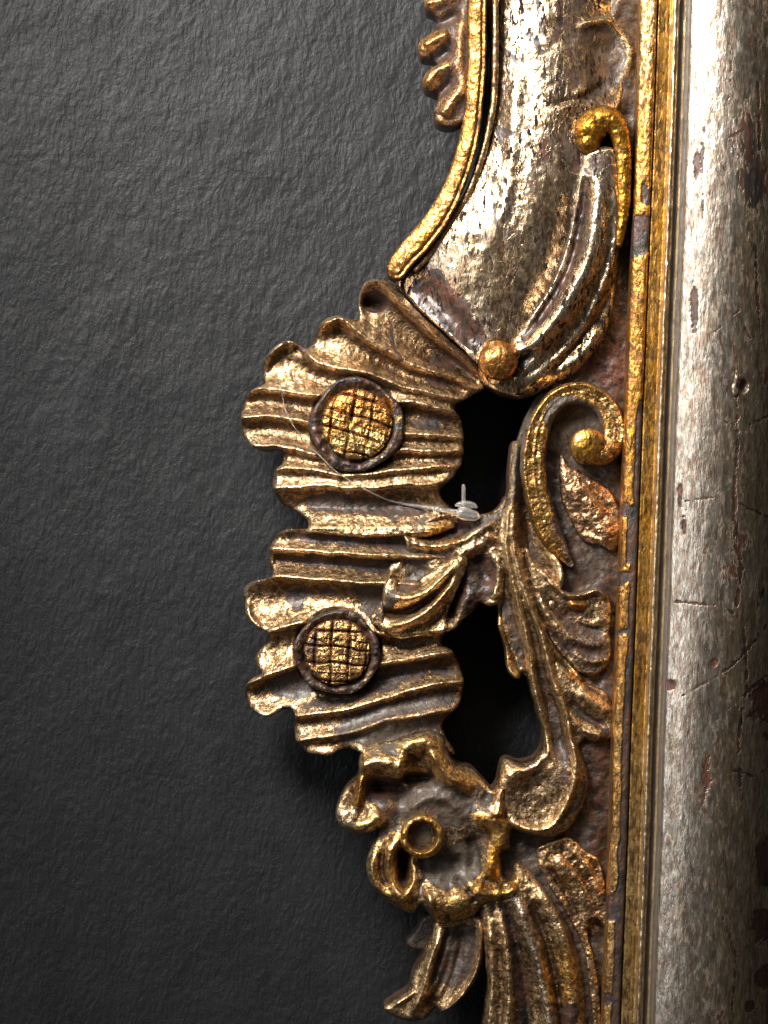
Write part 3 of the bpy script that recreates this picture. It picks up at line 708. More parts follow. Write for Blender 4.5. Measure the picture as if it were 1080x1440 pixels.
relief('cove_panel', [(690, -110), (690, 60), (687, 150), (667, 235), (641, 292), (602, 348), (575, 378), (556, 396), (580, 425), (612, 455), (645, 485), (670, 510), (700, 520), (740, 500), (785, 440), (820, 380), (832, 320), (836, 240), (840, 200), (866, 160), (880, 120), (889, 80), (884, 52), (864, 28), (876, -10), (884, -110)],
       h_panel, M_PANEL, frame, step=1.2, edge=(5, 7), tone=(0.84, 0.24, 0.12, 0.3), rough=(1.3, 0.35))

# ---- gilt rim and its small bead
tube('gilt_rim', [(670, -110, 13, 22), (670, 60, 13, 22), (668, 115, 12.5, 22), (660, 190, 13, 20), (642, 252, 14, 17), (616, 305, 16, 14), (588, 341, 17, 10), (566, 364, 16, 6), (558, 378, 14, 3)],
     M_RIM, frame, flat=0.42, tone=(0.82, 0.90, 0.12, 0.5), rough=(1.5, 0.6), back=-92, extra=lambda X, Y, h, q, side, T: h + 3.5 * q * side * (q < 2) * -1 - 2.5 * np.exp(-((q - 0.62) / 0.16) ** 2) * (side < 0))
tube('rim_bead', [(696, -110, 4.5, 10), (696, 100, 4.5, 10), (690, 168, 4.5, 10), (672, 238, 5, 8), (649, 290, 5, 5), (615, 342, 5, 1), (585, 378, 4, -3)],
     M_RIM, frame, tone=(0.7, 0.45, 0.2, 0.4), rough=(0.9, 0.4), back=-30)

# ---- ornament at the upper left
def h_orn(X, Y, sd):
    h = -22 + 0.12 * (X - 600) * 1.6
    return strokes(h, X, Y, [(9, 9, [(632, 46), (612, 54), (596, 64)]), (9, 10, [(630, 92), (615, 98), (603, 112)]), (10, 11, [(650, 122), (632, 146), (622, 162)]), (9, 9, [(632, -6), (615, 0), (602, 2)]),
                             (-8, 8, [(634, 66), (618, 78), (606, 82)]), (-8, 8, [(640, 20), (622, 28), (612, 32)]), (-8, 7, [(636, 112), (622, 126), (612, 132)]), (6, 8, [(650, 20), (646, 80), (652, 130)])])
relief('leaf_spray', [(584, -80), (598, -30), (598, 6), (612, 17), (616, 28), (606, 42), (592, 53), (587, 64), (593, 77), (609, 81), (616, 87), (604, 94), (595, 108), (598, 122), (611, 128), (617, 133), (611, 148), (611, 165), (622, 176), (641, 174), (664, 160), (672, 120), (672, -80)],
       h_orn, M_CARVE, frame, edge=(7, 8), tone=(0.40, 0.60, 0.45, 0.6), n=5)

# ---- pierced shell work
J = [(330, 746), (430, 746), (460, 747), (515, 751), (568, 749), (660, 745)]
S1 = [[(330, 402), (500, 396), (531, 396), (570, 431), (602, 464), (635, 491), (680, 530)],
      [(330, 500), (404, 472), (440, 458), (478, 446), (487, 454), (518, 480), (551, 499), (573, 511), (605, 523), (640, 532), (670, 548)],
      [(330, 530), (366, 503), (404, 474), (432, 497), (445, 511), (469, 520), (497, 522), (514, 524), (538, 534), (568, 546), (594, 550), (620, 556), (660, 566)],
      [(330, 560), (355, 546), (370, 545), (391, 550), (410, 554), (435, 557), (500, 560), (561, 567), (580, 567), (607, 573), (633, 578), (660, 584)],
      [(330, 588), (354, 585), (385, 587), (426, 594), (500, 602), (567, 609), (600, 612), (660, 617)],
      [(330, 632), (385, 628), (413, 632), (440, 640), (500, 640), (561, 634), (593, 635), (626, 636), (660, 634)],
      [(330, 662), (402, 659), (434, 661), (460, 664), (478, 669), (520, 668), (575, 660), (620, 657), (660, 654)],
      [(330, 688), (386, 688), (440, 684), (469, 685), (497, 688), (528, 688), (574, 683), (611, 681), (660, 668)], J]
S2 = [J, [(330, 773), (386, 774), (423, 776), (460, 778), (487, 780), (530, 783), (549, 784), (660, 786)],
      [(330, 814), (382, 813), (423, 814), (460, 818), (497, 820), (524, 821), (600, 824), (660, 826)],
      [(330, 895), (376, 891), (404, 883), (423, 878), (500, 884), (540, 893), (600, 893), (660, 888)],
      [(330, 968), (343, 963), (372, 955), (400, 945), (419, 939), (500, 940), (535, 936), (574, 928), (600, 924), (618, 922), (660, 916)],
      [(330, 1016), (392, 1012), (414, 1011), (438, 1007), (470, 1003), (497, 998), (537, 985), (574, 974), (596, 967), (615, 963), (660, 960)],
      [(330, 1062), (415, 1046), (433, 1042), (470, 1036), (507, 1029), (540, 1015), (600, 1005), (660, 996)],
      [(330, 1080), (440, 1068), (520, 1062), (600, 1052), (660, 1046)]]
def shellbase(X, Y):
    return -30 + 26 * sst(340, 520, X) - 10 * sst(600, 665, X)
def h_shell1(X, Y, sd):
    h = shellbase(X, Y) + family(S1, X, Y, [11, 10, 10, 10, 9, 9, 7, 11])
    h = h - 4 * sst(715, 735, Y) * sst(745, 728, Y) * 0 + 6 * sst(712, 728, Y) * sst(750, 740, Y)
    h = strokes(h, X, Y, [(9, 6, [(531, 400), (560, 424), (590, 454), (622, 483), (652, 504), (672, 524)]), (-15, 9, [(518, 424), (534, 424)]), (6, 5, [(506, 440), (505, 420), (514, 402), (530, 396)]),
                          (-12, 7, [(418, 488), (426, 492)]), (5, 4, [(370, 520), (382, 496), (402, 480)]), (4, 5, [(452, 462), (470, 450), (486, 448)])])
    d = np.hypot(X - 502, Y - 599); h = np.where(d < 70, h - 8 * sst(70, 60, d), h)
    return h
relief('shell_ruffle', [(531, 391), (519, 393), (508, 404), (503, 423), (504, 446), (494, 447), (471, 442), (452, 452), (440, 474), (432, 486), (424, 484), (410, 478), (396, 479), (380, 490), (368, 508), (367, 530), (369, 538), (355, 546), (344, 556), (338, 578), (337, 603), (344, 618), (356, 629), (371, 634), (388, 632), (396, 640), (394, 652), (385, 662), (382, 684), (388, 700), (400, 712), (418, 720), (430, 730), (432, 741), (430, 750), (470, 752), (515, 756), (568, 755), (600, 756), (640, 740), (636, 715), (622, 700), (621, 686), (638, 669), (651, 650), (653, 616), (650, 590), (640, 574), (652, 562), (672, 552), (682, 540), (672, 512), (645, 488), (612, 458), (575, 424), (552, 398)],
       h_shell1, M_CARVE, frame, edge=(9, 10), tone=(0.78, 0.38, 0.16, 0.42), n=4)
def h_shell2(X, Y, sd):
    h = shellbase(X, Y) - 1 + family(S2, X, Y, [9, 11, 12, 9, 11, 7, 7])
    h = strokes(h, X, Y, [(5, 4, [(346, 850), (350, 870), (366, 886)]), (4, 4, [(382, 775), (380, 795)]), (-6, 8, [(570, 790), (580, 800), (590, 806)]), (-6, 6, [(425, 930), (428, 945)]),
                          (5, 10, [(500, 1060), (520, 1040), (560, 1020)])])
    d = np.hypot(X - 474, Y - 918); h = np.where(d < 66, h - 8 * sst(66, 55, d), h)
    return h
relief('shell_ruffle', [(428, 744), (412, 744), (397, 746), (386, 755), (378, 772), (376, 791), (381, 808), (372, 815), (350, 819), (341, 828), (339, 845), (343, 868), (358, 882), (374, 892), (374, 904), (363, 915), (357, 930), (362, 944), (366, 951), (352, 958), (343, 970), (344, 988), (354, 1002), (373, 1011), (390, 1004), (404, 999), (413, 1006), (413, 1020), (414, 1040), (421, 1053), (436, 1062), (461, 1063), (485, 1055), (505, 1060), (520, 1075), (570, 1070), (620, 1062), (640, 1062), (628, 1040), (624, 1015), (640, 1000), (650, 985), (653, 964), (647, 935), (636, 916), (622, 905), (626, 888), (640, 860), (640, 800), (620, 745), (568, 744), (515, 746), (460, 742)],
       h_shell2, M_CARVE, frame, edge=(9, 10), tone=(0.68, 0.40, 0.24, 0.42), n=4)

# ---- medallions: dark collar and a cross-cut gilt button
def circle(cx, cy, r, n=40, sx=1.0): return [(cx + sx * r * math.cos(2 * math.pi * i / n), cy + r * math.sin(2 * math.pi * i / n)) for i in range(n)]
def medallion(cx, cy, rb, rc, base, ang_h, ang_v, sp_h, sp_v, off, tone, seed):
    def h_col(X, Y, sd):
        d = np.hypot(X - cx, Y - cy)
        mid = (rb + rc) / 2 + 1
        return base - 1 + 1.2 * np.exp(-((d - mid) / ((rc - rb) * 0.5)) ** 2) - 7 * sst(mid, rb - 2, d) + 3.5 * fbm(X, Y, 24, 3, 2)
    col = relief('medallion', [(x + 2.2 * math.sin(i * 1.9), y + 2.2 * math.cos(i * 1.3 + cx)) for i, (x, y) in enumerate(circle(cx, cy + 1, rc, 18))], h_col, M_CARVE, frame, edge=(4, 5), back=-60, tone=(0.12, 0.45, 0.12, 0.05), rough=(3.4, 1.6), n=2)
    ch, shh = math.cos(ang_h), math.sin(ang_h); cv, sv = math.cos(ang_v), math.sin(ang_v)
    def h_but(X, Y, sd):
        dx = X - cx + 4.0 * fbm(X, Y, 34, 3, seed); dy = Y - cy + 4.0 * fbm(X, Y, 34, 3, seed + 1)
        a = (-dx * shh + dy * ch) / sp_h + off[0]; c = (dx * cv - dy * sv) / sp_v + off[1]
        da = np.abs(a - np.round(a)) * sp_h; dc = np.abs(c - np.round(c)) * sp_v
        cellh = vnoise(np.floor(a + .5) * 7.3 + 40.5, np.floor(c + .5) * 3.7 + 50.5, seed)
        r = np.hypot(dx, dy) / rb
        h = base + 6 - 2.5 * r ** 3 + 4.5 * (cellh - 0.5)
        h = h + 1.6 * (np.clip(da / sp_h * 2, 0, 1) * 0 + ((a - np.floor(a + .5)) * 1.0))
        h = h - 5.0 * np.exp(-(da / 1.5) ** 2) * (0.6 + 0.8 * vnoise(X / 20, Y / 20, 2)) - 5.0 * np.exp(-(dc / 1.5) ** 2) * (0.35 + 1.1 * vnoise(X / 15, Y / 15, 4))
        return h
    relief('cross_cut_button', circle(cx, cy, rb - 1), h_but, M_RIMB, col, edge=(6, 7), back=base - 20, step=0.8, tone=tone, rough=(1.5, 0.9), n=2)
M_RIMB = gilt('amber_button_gilding', rough=0.22, crack=0.12, glit=0.8, wear=0.45, crackle_amt=0.4, tone_amt=0.7, fleck=0.3, mid=0.4)
medallion(501.5, 596, 51, 66, -2, math.radians(17), math.radians(-9), 26, 27, (0.45, 0.35), (0.80, 0.85, 0.0, 0.45), 1)
medallion(474, 917, 47.5, 60, -4, math.radians(5), math.radians(-4), 23, 23.5, (0.30, 0.30), (0.62, 0.62, 0.06, 0.50), 3)

# ---- bridge of torn leaves between the two openings
def h_bridge(X, Y, sd):
    h = -14 + 0.05 * (X - 600) + 3 * fbm(X, Y, 26, 3, 4)
    return strokes(h, X, Y, [(9, 7, [(570, 757), (590, 766), (615, 768), (645, 762), (675, 745), (704, 726)]), (-11, 13, [(606, 748), (628, 742), (648, 744)]), (6, 6, [(585, 744), (600, 734), (616, 726)]),
                             (8, 9, [(640, 785), (665, 770), (695, 750)]), (-10, 12, [(676, 792), (685, 812)]), (6, 9, [(640, 880), (652, 850), (662, 825)]), (-12, 10, [(632, 872), (636, 845), (645, 825)]), (6, 5, [(568, 756), (574, 766)]),
                             (-8, 10, [(575, 790), (590, 800)]), (6, 7, [(700, 780), (700, 815), (696, 845)])])
relief('torn_leaf_bridge', [(566, 750), (577, 742), (594, 735), (614, 723), (640, 722), (662, 723), (682, 722), (700, 715), (712, 698), (722, 720), (722, 780), (712, 820), (702, 848), (688, 852), (674, 848), (666, 860), (652, 872), (640, 884), (626, 890), (606, 884), (590, 850), (566, 820), (545, 812), (550, 794), (566, 784), (572, 770)],
       h_bridge, M_CARVE, frame, edge=(6, 8), tone=(0.50, 0.42, 0.50, 0.3), rough=(3.0, 1.4), n=5)
def h_curl(X, Y, sd):
    h = -2 + 0.02 * (Y - 840)
    return strokes(h, X, Y, [(12, 10, [(545, 836), (572, 842), (602, 832), (626, 811), (648, 788)]), (-11, 6, [(540, 862), (568, 862), (596, 848), (620, 828), (638, 806)]),
                             (11, 8, [(546, 882), (578, 873), (604, 856), (622, 836), (642, 810)]), (-6, 7, [(556, 820), (575, 824), (592, 818)]), (-6, 8, [(600, 886), (620, 870), (630, 850)])])
relief('curled_leaf', [(541, 822), (548, 812), (558, 816), (570, 821), (584, 818), (604, 804), (624, 790), (644, 780), (658, 786), (654, 806), (645, 828), (634, 850), (628, 872), (627, 888), (606, 892), (584, 896), (560, 898), (541, 890), (526, 876), (522, 866), (534, 852), (538, 838)],
       h_curl, M_CARVE, frame, edge=(5, 8), back=-45, tone=(0.80, 0.48, 0.08, 0.3), n=5)
relief('folded_leaf_tip', [(520, 868), (530, 852), (538, 846), (540, 872), (534, 880), (524, 878)], lambda X, Y, sd: -4 + 0.3 * (X - 520), M_CARVE, frame, edge=(5, 4), back=-45, tone=(0.4, 0.45, 0.5, 0.4))

# ---- big C-scroll over the panel
def h_cs(X, Y, sd):
    mp_ = [(842, 215), (844, 262), (840, 320), (828, 368), (806, 415), (778, 456), (748, 492), (712, 528)]
    d, T, _, side = pathfield(mp_, X, Y, n=4)
    w = 34
    h = 32 - 13 * np.clip(d / w, 0, 1.3) ** 2 * 1.0 - 10 * T
    # outer (right) side rolls away
    h = strokes(h, X, Y, [(6.5, 4.5, [(814, 250), (806, 301), (796, 350), (778, 395), (752, 438), (724, 477)]),
                          (-9, 8, [(824, 262), (818, 310), (808, 358), (790, 402), (764, 444), (736, 482)]),
                          (13, 16, [(841, 262), (836, 310), (828, 358), (810, 400), (784, 442), (752, 480), (726, 500)]),
                          (-1, 6, [(852, 250), (852, 320), (846, 370), (828, 420), (800, 462), (765, 500)]),
                          (4, 5, [(862, 262), (867, 312), (860, 367), (846, 407), (830, 442), (804, 482), (771, 514), (740, 534)]),
                          (-8, 8, [(742, 500), (730, 512), (722, 524)]), (6, 9, [(838, 470), (815, 500), (780, 524), (740, 542)]),
                          (1, 3.5, [(832, 250), (828, 310), (818, 360), (800, 400)])])
    return h
relief('c_scroll', [(812, 232), (822, 216), (845, 208), (866, 214), (872, 240), (874, 290), (872, 340), (869, 390), (864, 430), (854, 462), (838, 492), (815, 519), (784, 540), (749, 556), (727, 559), (698, 552), (676, 532), (676, 508), (700, 490), (722, 476), (749, 440), (774, 400), (793, 350), (804, 301), (810, 255)],
       h_cs, M_PANEL, frame, step=0.9, edge=(9, 12), back=-92, tone=(0.82, 0.22, 0.14, 0.25), rough=(1.4, 0.5), n=5)
tube('volute_bulb', [(826, 200, 19, 40), (830, 184, 24, 46), (846, 174, 23, 44), (862, 178, 18, 40), (871, 196, 13, 37), (875, 225, 11, 36), (876, 265, 10, 34), (874, 310, 8, 30), (869, 345, 5, 24)],
     M_RIM, frame, tone=(0.85, 0.98, 0.0, 0.15), rough=(2.4, 1.0), back=-40)
def h_ball(X, Y, sd):
    d = np.hypot(X - 700, Y - 508) / 28.0
    return 24 + 25 * np.sqrt(np.clip(1 - d * d, 0, 1)) ** 0.9
relief('ball_bead', circle(700, 508, 27.5), h_ball, M_RIM, frame, edge=None, back=-60, step=0.8, tone=(0.62, 0.80, 0.04, 0.7), rough=(1.8, 0.8), n=2)

# ---- acanthus that carries the lower volute
AC = [[(600, 716), (700, 708), (760, 702), (823, 693), (873, 696), (930, 707), (964, 736), (1000, 748), (1040, 757), (1100, 760)],
      [(600, 721), (700, 715), (760, 711), (823, 721), (850, 728), (897, 742), (957, 751), (990, 758), (1020, 764), (1060, 773), (1100, 776)],
      [(600, 727), (650, 725), (700, 722), (755, 721), (792, 726), (827, 735), (858, 747), (888, 761), (910, 767), (953, 776), (1000, 794), (1038, 802), (1068, 808), (1100, 808)],
      [(600, 748), (700, 757), (760, 774), (800, 792), (840, 788), (880, 786), (920, 814), (960, 832), (1000, 814), (1040, 828), (1100, 838)]]
def h_acan(X, Y, sd):
    h = 13 + 2.0 * fbm(X, Y, 34, 2, 2) - 8 * sst(1000, 1080, Y) - 6 * sst(700, 640, Y)
    f = family(AC, Y.T, X.T, [15, 15, 12], skew=1.0, wob=2.2).T
    h = h + blur(f, 1) * sst(1085, 1030, Y)
    return strokes(h, X, Y, [(5, 4, [(764, 892), (782, 912), (800, 932), (815, 955)]), (-7, 7, [(712, 850), (720, 885), (732, 920)]),
                             (8, 7, [(799, 1020), (806, 1045), (809, 1068), (808, 1090), (800, 1120), (780, 1156), (760, 1166), (736, 1164), (716, 1154)]),
                             (-6, 30, [(748, 1105), (745, 1120), (752, 1132)]), (6, 10, [(768, 1050), (754, 1072), (728, 1086), (712, 1096)]),
                             (5, 9, [(752, 800), (764, 840), (790, 880)]), (5, 5, [(812, 950), (819, 958)])])
relief('acanthus_stem', [(722, 620), (716, 660), (714, 692), (704, 730), (699, 790), (697, 823), (699, 850), (702, 880), (710, 910), (714, 938), (721, 953), (731, 955), (739, 950), (746, 968), (755, 1000), (764, 1028), (764, 1048), (755, 1064), (742, 1072), (726, 1072), (712, 1068), (704, 1078), (700, 1110), (704, 1140), (714, 1162), (735, 1172), (760, 1178), (782, 1177), (804, 1162), (822, 1130), (829, 1098), (820, 1062), (812, 1025), (804, 990), (810, 972), (822, 960), (815, 945), (800, 928), (780, 903), (778, 870), (790, 830), (792, 800), (772, 760), (752, 700), (748, 640)],
       h_acan, M_CARVE, frame, edge=(12, 20), tone=(0.74, 0.42, 0.48, 0.3), rough=(1.2, 0.6), n=5)
def h_leafr(X, Y, sd):
    return strokes(-3 - 0.03 * (Y - 830) - 0.05 * (X - 790), X, Y, [(8, 4, [(764, 805), (779, 823), (798, 837), (820, 836), (838, 830), (854, 840)]), (5, 5, [(805, 850), (816, 852)]), (-7, 8, [(795, 815), (815, 820)]), (-5, 6, [(768, 838), (790, 866), (826, 884), (850, 886)]),
                                       (5, 8, [(762, 850), (784, 884), (816, 902), (848, 906)]), (-6, 5, [(760, 866), (784, 902), (806, 926)]), (-5, 10, [(800, 862), (832, 866)]), (4, 6, [(800, 918), (830, 930), (850, 928)])])
relief('side_leaf', [(738, 770), (760, 796), (776, 816), (798, 832), (820, 832), (842, 826), (858, 838), (862, 862), (858, 890), (862, 915), (854, 940), (836, 950), (816, 946), (800, 930), (776, 900), (750, 830)],
       h_leafr, M_CARVE, frame, edge=(9, 9), back=-60, tone=(0.58, 0.38, 0.44, 0.35), rough=(2.2, 0.9))
def h_leafs(X, Y, sd):
    return strokes(-4 - 0.06 * (X - 800), X, Y, [(7, 8, [(812, 972), (832, 986), (856, 1006)]), (-6, 6, [(800, 985), (824, 1008), (850, 1022)]), (5, 6, [(798, 1000), (816, 1024), (846, 1036)]), (-4, 4, [(822, 962), (846, 976), (860, 990)])])
relief('side_leaf', [(780, 930), (806, 948), (830, 962), (850, 972), (862, 990), (866, 1012), (862, 1036), (842, 1046), (820, 1042), (808, 1056), (796, 1030), (786, 980)],
       h_leafs, M_CARVE, frame, edge=(9, 9), back=-60, tone=(0.57, 0.36, 0.46, 0.35), rough=(2.2, 0.9))
relief('copper_leaf', [(788, 640), (804, 656), (836, 672), (860, 690), (874, 716), (874, 752), (864, 776), (842, 766), (820, 760), (804, 734), (790, 700)],
       lambda X, Y, sd: strokes(-10 + 0 * X, X, Y, [(7, 18, [(815, 690), (835, 720), (850, 750)])]), M_CARVE, frame, edge=(9, 8), back=-60, tone=(0.80, 0.40, 0.10, 0.98), rough=(2.4, 1.6))
# volute ribbon
def vol_extra(X, Y, h, q, side, T):
    return h - 4 * np.exp(-((q - 0.15) / 0.35) ** 2) * (T > 0.15) + 3 * np.exp(-((q - 0.72) / 0.16) ** 2) * (side > 0) * (T > 0.15)
tube('volute_ribbon', [(827, 629, 25, 26), (846, 634, 22, 22), (861, 620, 18, 17), (863, 598, 17, 15), (850, 570, 16, 15), (822, 553, 16, 16), (791, 557, 15, 17), (770, 575, 15, 17), (757, 600, 17, 18), (751, 633, 18, 18), (751, 672, 18, 16), (760, 713, 18, 12), (775, 752, 17, 7), (790, 776, 12, 2), (803, 794, 5, -4)],
     M_CARVE, frame, tone=(0.62, 0.74, 0.30, 0.25), rough=(2.0, 1.2), back=-92, extra=vol_extra)
relief('volute_eye', circle(826, 627, 25), lambda X, Y, sd: 14 + 16 * np.sqrt(np.clip(1 - ((X - 826) ** 2 + (Y - 627) ** 2) / 26.0 ** 2, 0, 1)), M_RIM, frame, edge=None, back=-50, step=0.8, tone=(0.85, 0.86, 0.0, 0.25), rough=(1.8, 0.9), n=2)

# ---- flower: one modelled bowl, its petals rise out of it
FOUT = [(514, 1050), (505, 1066), (503, 1092), (488, 1106), (475, 1130), (471, 1146), (478, 1163), (499, 1175), (520, 1173), (532, 1168), (522, 1190), (515, 1218), (522, 1246), (542, 1266), (566, 1282), (582, 1286), (592, 1274),
        (602, 1286), (613, 1299), (630, 1302), (648, 1297), (668, 1289), (680, 1276), (700, 1270), (716, 1268), (732, 1257), (738, 1236), (726, 1212), (718, 1188), (722, 1162), (714, 1140), (719, 1112), (714, 1093), (704, 1097),
        (694, 1110), (686, 1104), (674, 1090), (662, 1080), (642, 1074), (630, 1058), (624, 1036), (603, 1028), (578, 1032), (556, 1040), (534, 1044)]
def h_flower(X, Y, sd):
    d = np.hypot((X - 602) / 1.0, (Y - 1165) / 1.15)
    h = -8 + 11 * np.exp(-(d / 50) ** 2) + 3 * fbm(X, Y, 30, 3, 2)
    h = strokes(h, X, Y, [(18, 15, [(514, 1074), (534, 1070), (558, 1076)]), (-18, 13, [(532, 1110), (560, 1112)]), (13, 15, [(486, 1146), (500, 1162), (522, 1156), (538, 1140)]), (11, 6, [(508, 1090), (506, 1112), (502, 1134)]), (-5, 7, [(492, 1116), (484, 1134)]),
                          (16, 17, [(568, 1072), (571, 1052), (598, 1044), (613, 1062), (626, 1082), (645, 1098), (662, 1100)]), (-17, 9, [(576, 1097), (600, 1096)]), (6, 4, [(607, 1060), (624, 1084), (640, 1098)]),
                          (13, 11, [(706, 1104), (702, 1125), (700, 1150)]), (13, 18, [(662, 1147), (690, 1154), (704, 1178), (695, 1208), (688, 1240)]), (14, 12, [(662, 1246), (684, 1256), (712, 1256), (728, 1244)]), (-22, 9, [(712, 1204), (714, 1228)]), (-8, 10, [(662, 1176), (668, 1206), (664, 1226)]),
                          (19, 22, [(612, 1264), (632, 1272), (652, 1264)]), (-6, 7, [(646, 1240), (655, 1252)]), (5, 5, [(600, 1252), (612, 1288)]), (-6, 4, [(630, 1288), (632, 1302)]), (-7, 5, [(660, 1250), (668, 1270)]),
                          (13, 10, [(564, 1176), (551, 1194), (547, 1216), (553, 1238), (567, 1258), (578, 1246), (583, 1226)]), (11, 14, [(530, 1194), (522, 1222), (533, 1248), (557, 1266), (576, 1274)]), (-24, 8, [(567, 1204), (567, 1236)]), (-6, 5, [(538, 1200), (536, 1224), (546, 1248)]),
                          (-10, 12, [(598, 1212), (640, 1215)]), (6, 8, [(575, 1140), (600, 1122), (630, 1126), (648, 1146)])])
    so = sdf(FO, X, Y)
    e = np.clip(so / 11.0, 0, 1)
    return h - 15 * (1 - np.sqrt(e * (2 - e)))
FO = spline(FOUT, True, 4)
flower = relief('flower', FOUT, lambda X, Y, sd: h_flower(X, Y, sd) - 0.6, M_CARVE, frame, edge=None, tone=(0.48, 0.42, 0.44, 0.2), rough=(0, 0), n=4)
def petal(poly, tone):
    relief('petal', poly, lambda X, Y, sd: h_flower(X, Y, sd) - 1.5 + 1.5 * np.clip(sd / 5, 0, 1), M_CARVE, flower, edge=None, back=-60, tone=tone, rough=(0, 0))
petal([(512, 1053), (507, 1066), (505, 1092), (490, 1106), (477, 1130), (473, 1146), (480, 1161), (499, 1173), (520, 1170), (536, 1154), (552, 1138), (572, 1120), (578, 1100), (562, 1078), (552, 1060), (535, 1050)], (0.72, 0.58, 0.14, 0.3))
petal([(557, 1064), (564, 1047), (579, 1035), (603, 1031), (622, 1039), (627, 1060), (640, 1076), (660, 1083), (672, 1092), (670, 1108), (662, 1122), (648, 1120), (632, 1110), (614, 1098), (596, 1096), (578, 1100), (562, 1094), (557, 1082)], (0.85, 0.66, 0.03, 0.35))
petal([(655, 1146), (676, 1138), (694, 1140), (698, 1122), (706, 1100), (713, 1097), (716, 1112), (711, 1140), (718, 1162), (714, 1188), (722, 1212), (734, 1236), (729, 1254), (714, 1265), (690, 1266), (668, 1258), (650, 1244), (666, 1236), (676, 1222), (680, 1200), (682, 1180), (672, 1164)], (0.70, 0.76, 0.12, 0.3))
petal([(592, 1238), (594, 1262), (604, 1284), (614, 1296), (630, 1299), (648, 1294), (666, 1286), (676, 1274), (670, 1258), (654, 1246), (636, 1238), (612, 1232)], (0.62, 0.55, 0.28, 0.3))
petal([(548, 1168), (526, 1190), (518, 1218), (524, 1245), (543, 1264), (566, 1279), (580, 1282), (588, 1272), (592, 1252), (590, 1222), (582, 1192), (568, 1172)], (0.74, 0.66, 0.10, 0.35))
def h_ring(X, Y, sd):
    d = np.hypot(X - 593.5, (Y - 1175)) ; d = d * (1 + 0.05 * fbm(X, Y, 22, 2, 3))
    return np.where(d < 23, -2 + 22 * np.exp(-((d - 23.5) / 4.6) ** 2), 20 - 0.07 * (d - 23) ** 2) + 1.5 * fbm(X, Y, 12, 2, 2)
relief('flower_eye', circle(593.5, 1175, 31), h_ring, M_RIM, flower, edge=(4, 6), back=-40, step=0.7, tone=(0.80, 0.80, 0.06, 0.25), rough=(0.8, 0.8), n=2)

# ---- leaves under the flower
def h_lf(X, Y, sd):
    return strokes(-16 + 0 * X, X, Y, [(9, 4, [(676, 1296), (676, 1330), (670, 1365), (652, 1398), (626, 1424)]), (-9, 9, [(648, 1310), (640, 1350), (618, 1400), (600, 1424)]), (9, 7, [(622, 1312), (606, 1352), (596, 1392), (578, 1430)]),
                                       (-5, 5, [(632, 1310), (618, 1350), (606, 1390)]), (6, 5, [(645, 1320), (632, 1372), (612, 1412)]), (4, 4, [(556, 1415), (585, 1395)])])
relief('pointed_leaf', [(613, 1296), (640, 1290), (674, 1288), (682, 1308), (680, 1350), (670, 1380), (650, 1407), (624, 1428), (614, 1422), (598, 1435), (573, 1439), (541, 1424), (552, 1410), (572, 1397), (582, 1370), (590, 1350), (604, 1322)],
       h_lf, M_CARVE, frame, edge=(9, 10), tone=(0.62, 0.42, 0.28, 0.4))
relief('back_leaf', [(572, 1332), (586, 1312), (601, 1290), (622, 1296), (612, 1330), (594, 1342)], lambda X, Y, sd: -38 + 0.2 * (X - 590), M_CARVE, frame, edge=(5, 4), tone=(0.25, 0.4, 0.5, 0.5))
def h_dr(X, Y, sd):
    return strokes(-8 + 0.05 * (760 - X), X, Y, [(14, 12, [(724, 1258), (738, 1295), (752, 1337), (763, 1379), (773, 1432), (780, 1500)]), (12, 13, [(752, 1236), (780, 1288), (797, 1345), (804, 1400), (808, 1480)]),
                                                 (-5, 4, [(742, 1268), (764, 1312), (779, 1368), (790, 1440), (794, 1500)]), (10, 8, [(704, 1286), (713, 1337), (717, 1393), (714, 1440), (708, 1500)]),
                                                 (-6, 6, [(716, 1292), (731, 1348), (741, 1402), (744, 1480)]), (6, 8, [(688, 1300), (691, 1350), (690, 1400), (684, 1450)]), (4, 4, [(758, 1242), (786, 1292), (806, 1350)])])
relief('hanging_leaf', [(672, 1266), (674, 1300), (680, 1340), (684, 1374), (684, 1400), (680, 1440), (672, 1500), (668, 1550), (835, 1550), (832, 1480), (828, 1420), (822, 1360), (806, 1312), (788, 1284), (766, 1250), (740, 1216), (724, 1214), (716, 1240), (700, 1256)],
       h_dr, M_CARVE, frame, edge=(18, 22), tone=(0.70, 0.42, 0.20, 0.4), rough=(1.8, 0.9))
relief('gilded_side_leaf', [(756, 1194), (776, 1183), (800, 1178), (824, 1196), (842, 1210), (851, 1245), (855, 1304), (834, 1292), (828, 1320), (840, 1370), (846, 1440), (848, 1550), (838, 1550), (834, 1440), (822, 1340), (800, 1290), (776, 1250), (758, 1216)],
       lambda X, Y, sd: strokes(-9 + 0.05 * (Y - 1200) * 0, X, Y, [(7, 14, [(780, 1205), (812, 1240), (835, 1285)]), (-4, 5, [(770, 1215), (795, 1255), (815, 1300)]), (3, 4, [(800, 1190), (830, 1225), (846, 1270)]), (-3, 4, [(790, 1200), (820, 1235), (838, 1270)])]),
       M_CARVE, frame, edge=(5, 5), back=-60, tone=(0.76, 0.44, 0.12, 0.6), rough=(2.2, 1.4))

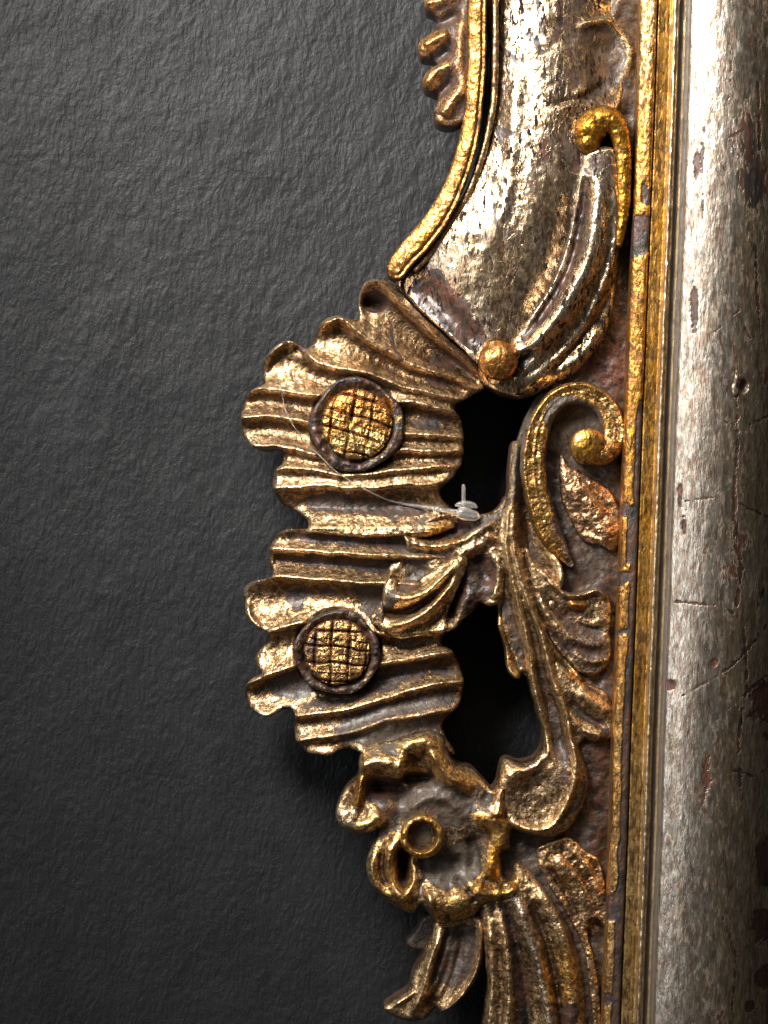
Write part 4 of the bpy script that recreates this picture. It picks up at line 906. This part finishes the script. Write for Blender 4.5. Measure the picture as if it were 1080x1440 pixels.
# ------------------------------------------------------------------ clear plastic tag fastener caught in the carving
def surf(u, v):
    best = -40.0
    for xs, ys, H in FIELDS:
        if xs[0] < u < xs[-1] and ys[0] < v < ys[-1]:
            hh = H[int((v - ys[0]) / (ys[1] - ys[0])), int((u - xs[0]) / (xs[1] - xs[0]))]
            best = max(best, hh)
    return best
def pipe(name, pts, radii, parent, mat, seg=10):
    P = spline([tuple(p) + (r,) for p, r in zip(pts, radii)], False, 6)
    C = [Vector((p[0], p[1], p[2])) for p in P]; V = []; F = []
    for i, c in enumerate(C):
        t = (C[min(i + 1, len(C) - 1)] - C[max(i - 1, 0)]).normalized()
        a = t.cross(Vector((0, 0, 1)));  a = a.normalized() if a.length > 1e-4 else Vector((1, 0, 0))
        b_ = t.cross(a).normalized()
        for k in range(seg):
            q = 2 * math.pi * k / seg; V.append(c + (a * math.cos(q) + b_ * math.sin(q)) * P[i][3])
    n = len(C)
    for i in range(n - 1):
        for k in range(seg):
            F.append([i * seg + k, i * seg + (k + 1) % seg, (i + 1) * seg + (k + 1) % seg, (i + 1) * seg + k])
    # caps
    V.append(C[0]); V.append(C[-1]); c0, c1 = len(V) - 2, len(V) - 1
    for k in range(0, seg, 2):
        F.append([c0, (k + 2) % seg, (k + 1) % seg, k])
        o = (n - 1) * seg; F.append([c1, o + k, o + (k + 1) % seg, o + (k + 2) % seg])
    V = np.array([tuple(v) for v in V])
    o = mesh_from_arrays(name, px(V), np.array(F), {}, mat, parent, smooth_angle=60)
    return o
fast = bpy.data.objects.new('tag_fastener', None); sc.collection.objects.link(fast); fast.location = W(656, 722, 0)
fast['label'] = 'clear plastic price tag fastener with its thread lying across the upper shell'; fast['category'] = 'tag fastener'
th = [(393, 541), (396, 552), (400, 574), (409, 592), (418, 606), (432, 624), (450, 641), (469, 660), (487, 673), (503, 682), (519, 691), (543, 702), (565, 708), (589, 712), (606, 714), (616, 716)]
tp = [(u, v, max(surf(u + a, v + b) for a in (-4, 0, 4) for b in (-4, 0, 4)) + 2.0) for u, v in th]
pipe('thread', tp, [0.7, 0.9, 1.2, 1.5, 1.0, 0.8, 0.9, 0.9, 1.0, 1.0, 1.1, 1.3, 1.8, 2.6, 3.2, 3.6], fast, M_PLASTIC, 8)
hz = surf(640, 726) + 6; hz = max(hz, 0)
pipe('knot', [(609, 715, tp[-1][2] + 1), (612, 716, tp[-1][2] + 1.5), (616, 717, tp[-1][2] + 2), (620, 717, tp[-1][2] + 1.5), (623, 718, tp[-1][2] + 1)], [1.5, 5.5, 7, 5.5, 1.5], fast, M_PLASTIC, 14)
pipe('stem', [(618, 717, tp[-1][2] + 1), (634, 719, hz), (648, 722, hz)], [3.2, 3.8, 4.2], fast, M_PLASTIC, 12)
pipe('socket', [(641, 720, hz), (645, 721, hz), (655, 723, hz), (664, 725, hz), (670, 726, hz), (675, 727, hz)], [2, 8, 9.5, 8, 7, 2], fast, M_PLASTIC, 16)
pipe('flange', [(640, 711, hz - 3), (646, 709.5, hz - 3), (656, 709, hz - 3), (666, 711, hz - 3), (671, 714, hz - 3)], [1.5, 4, 5, 4.5, 1.5], fast, M_PLASTIC, 12)
pipe('pin', [(652, 681, hz - 4), (652, 684, hz - 4), (652, 700, hz - 3), (652.5, 712, hz - 3)], [1.2, 2.8, 3.0, 3.2], fast, M_PLASTIC, 10)
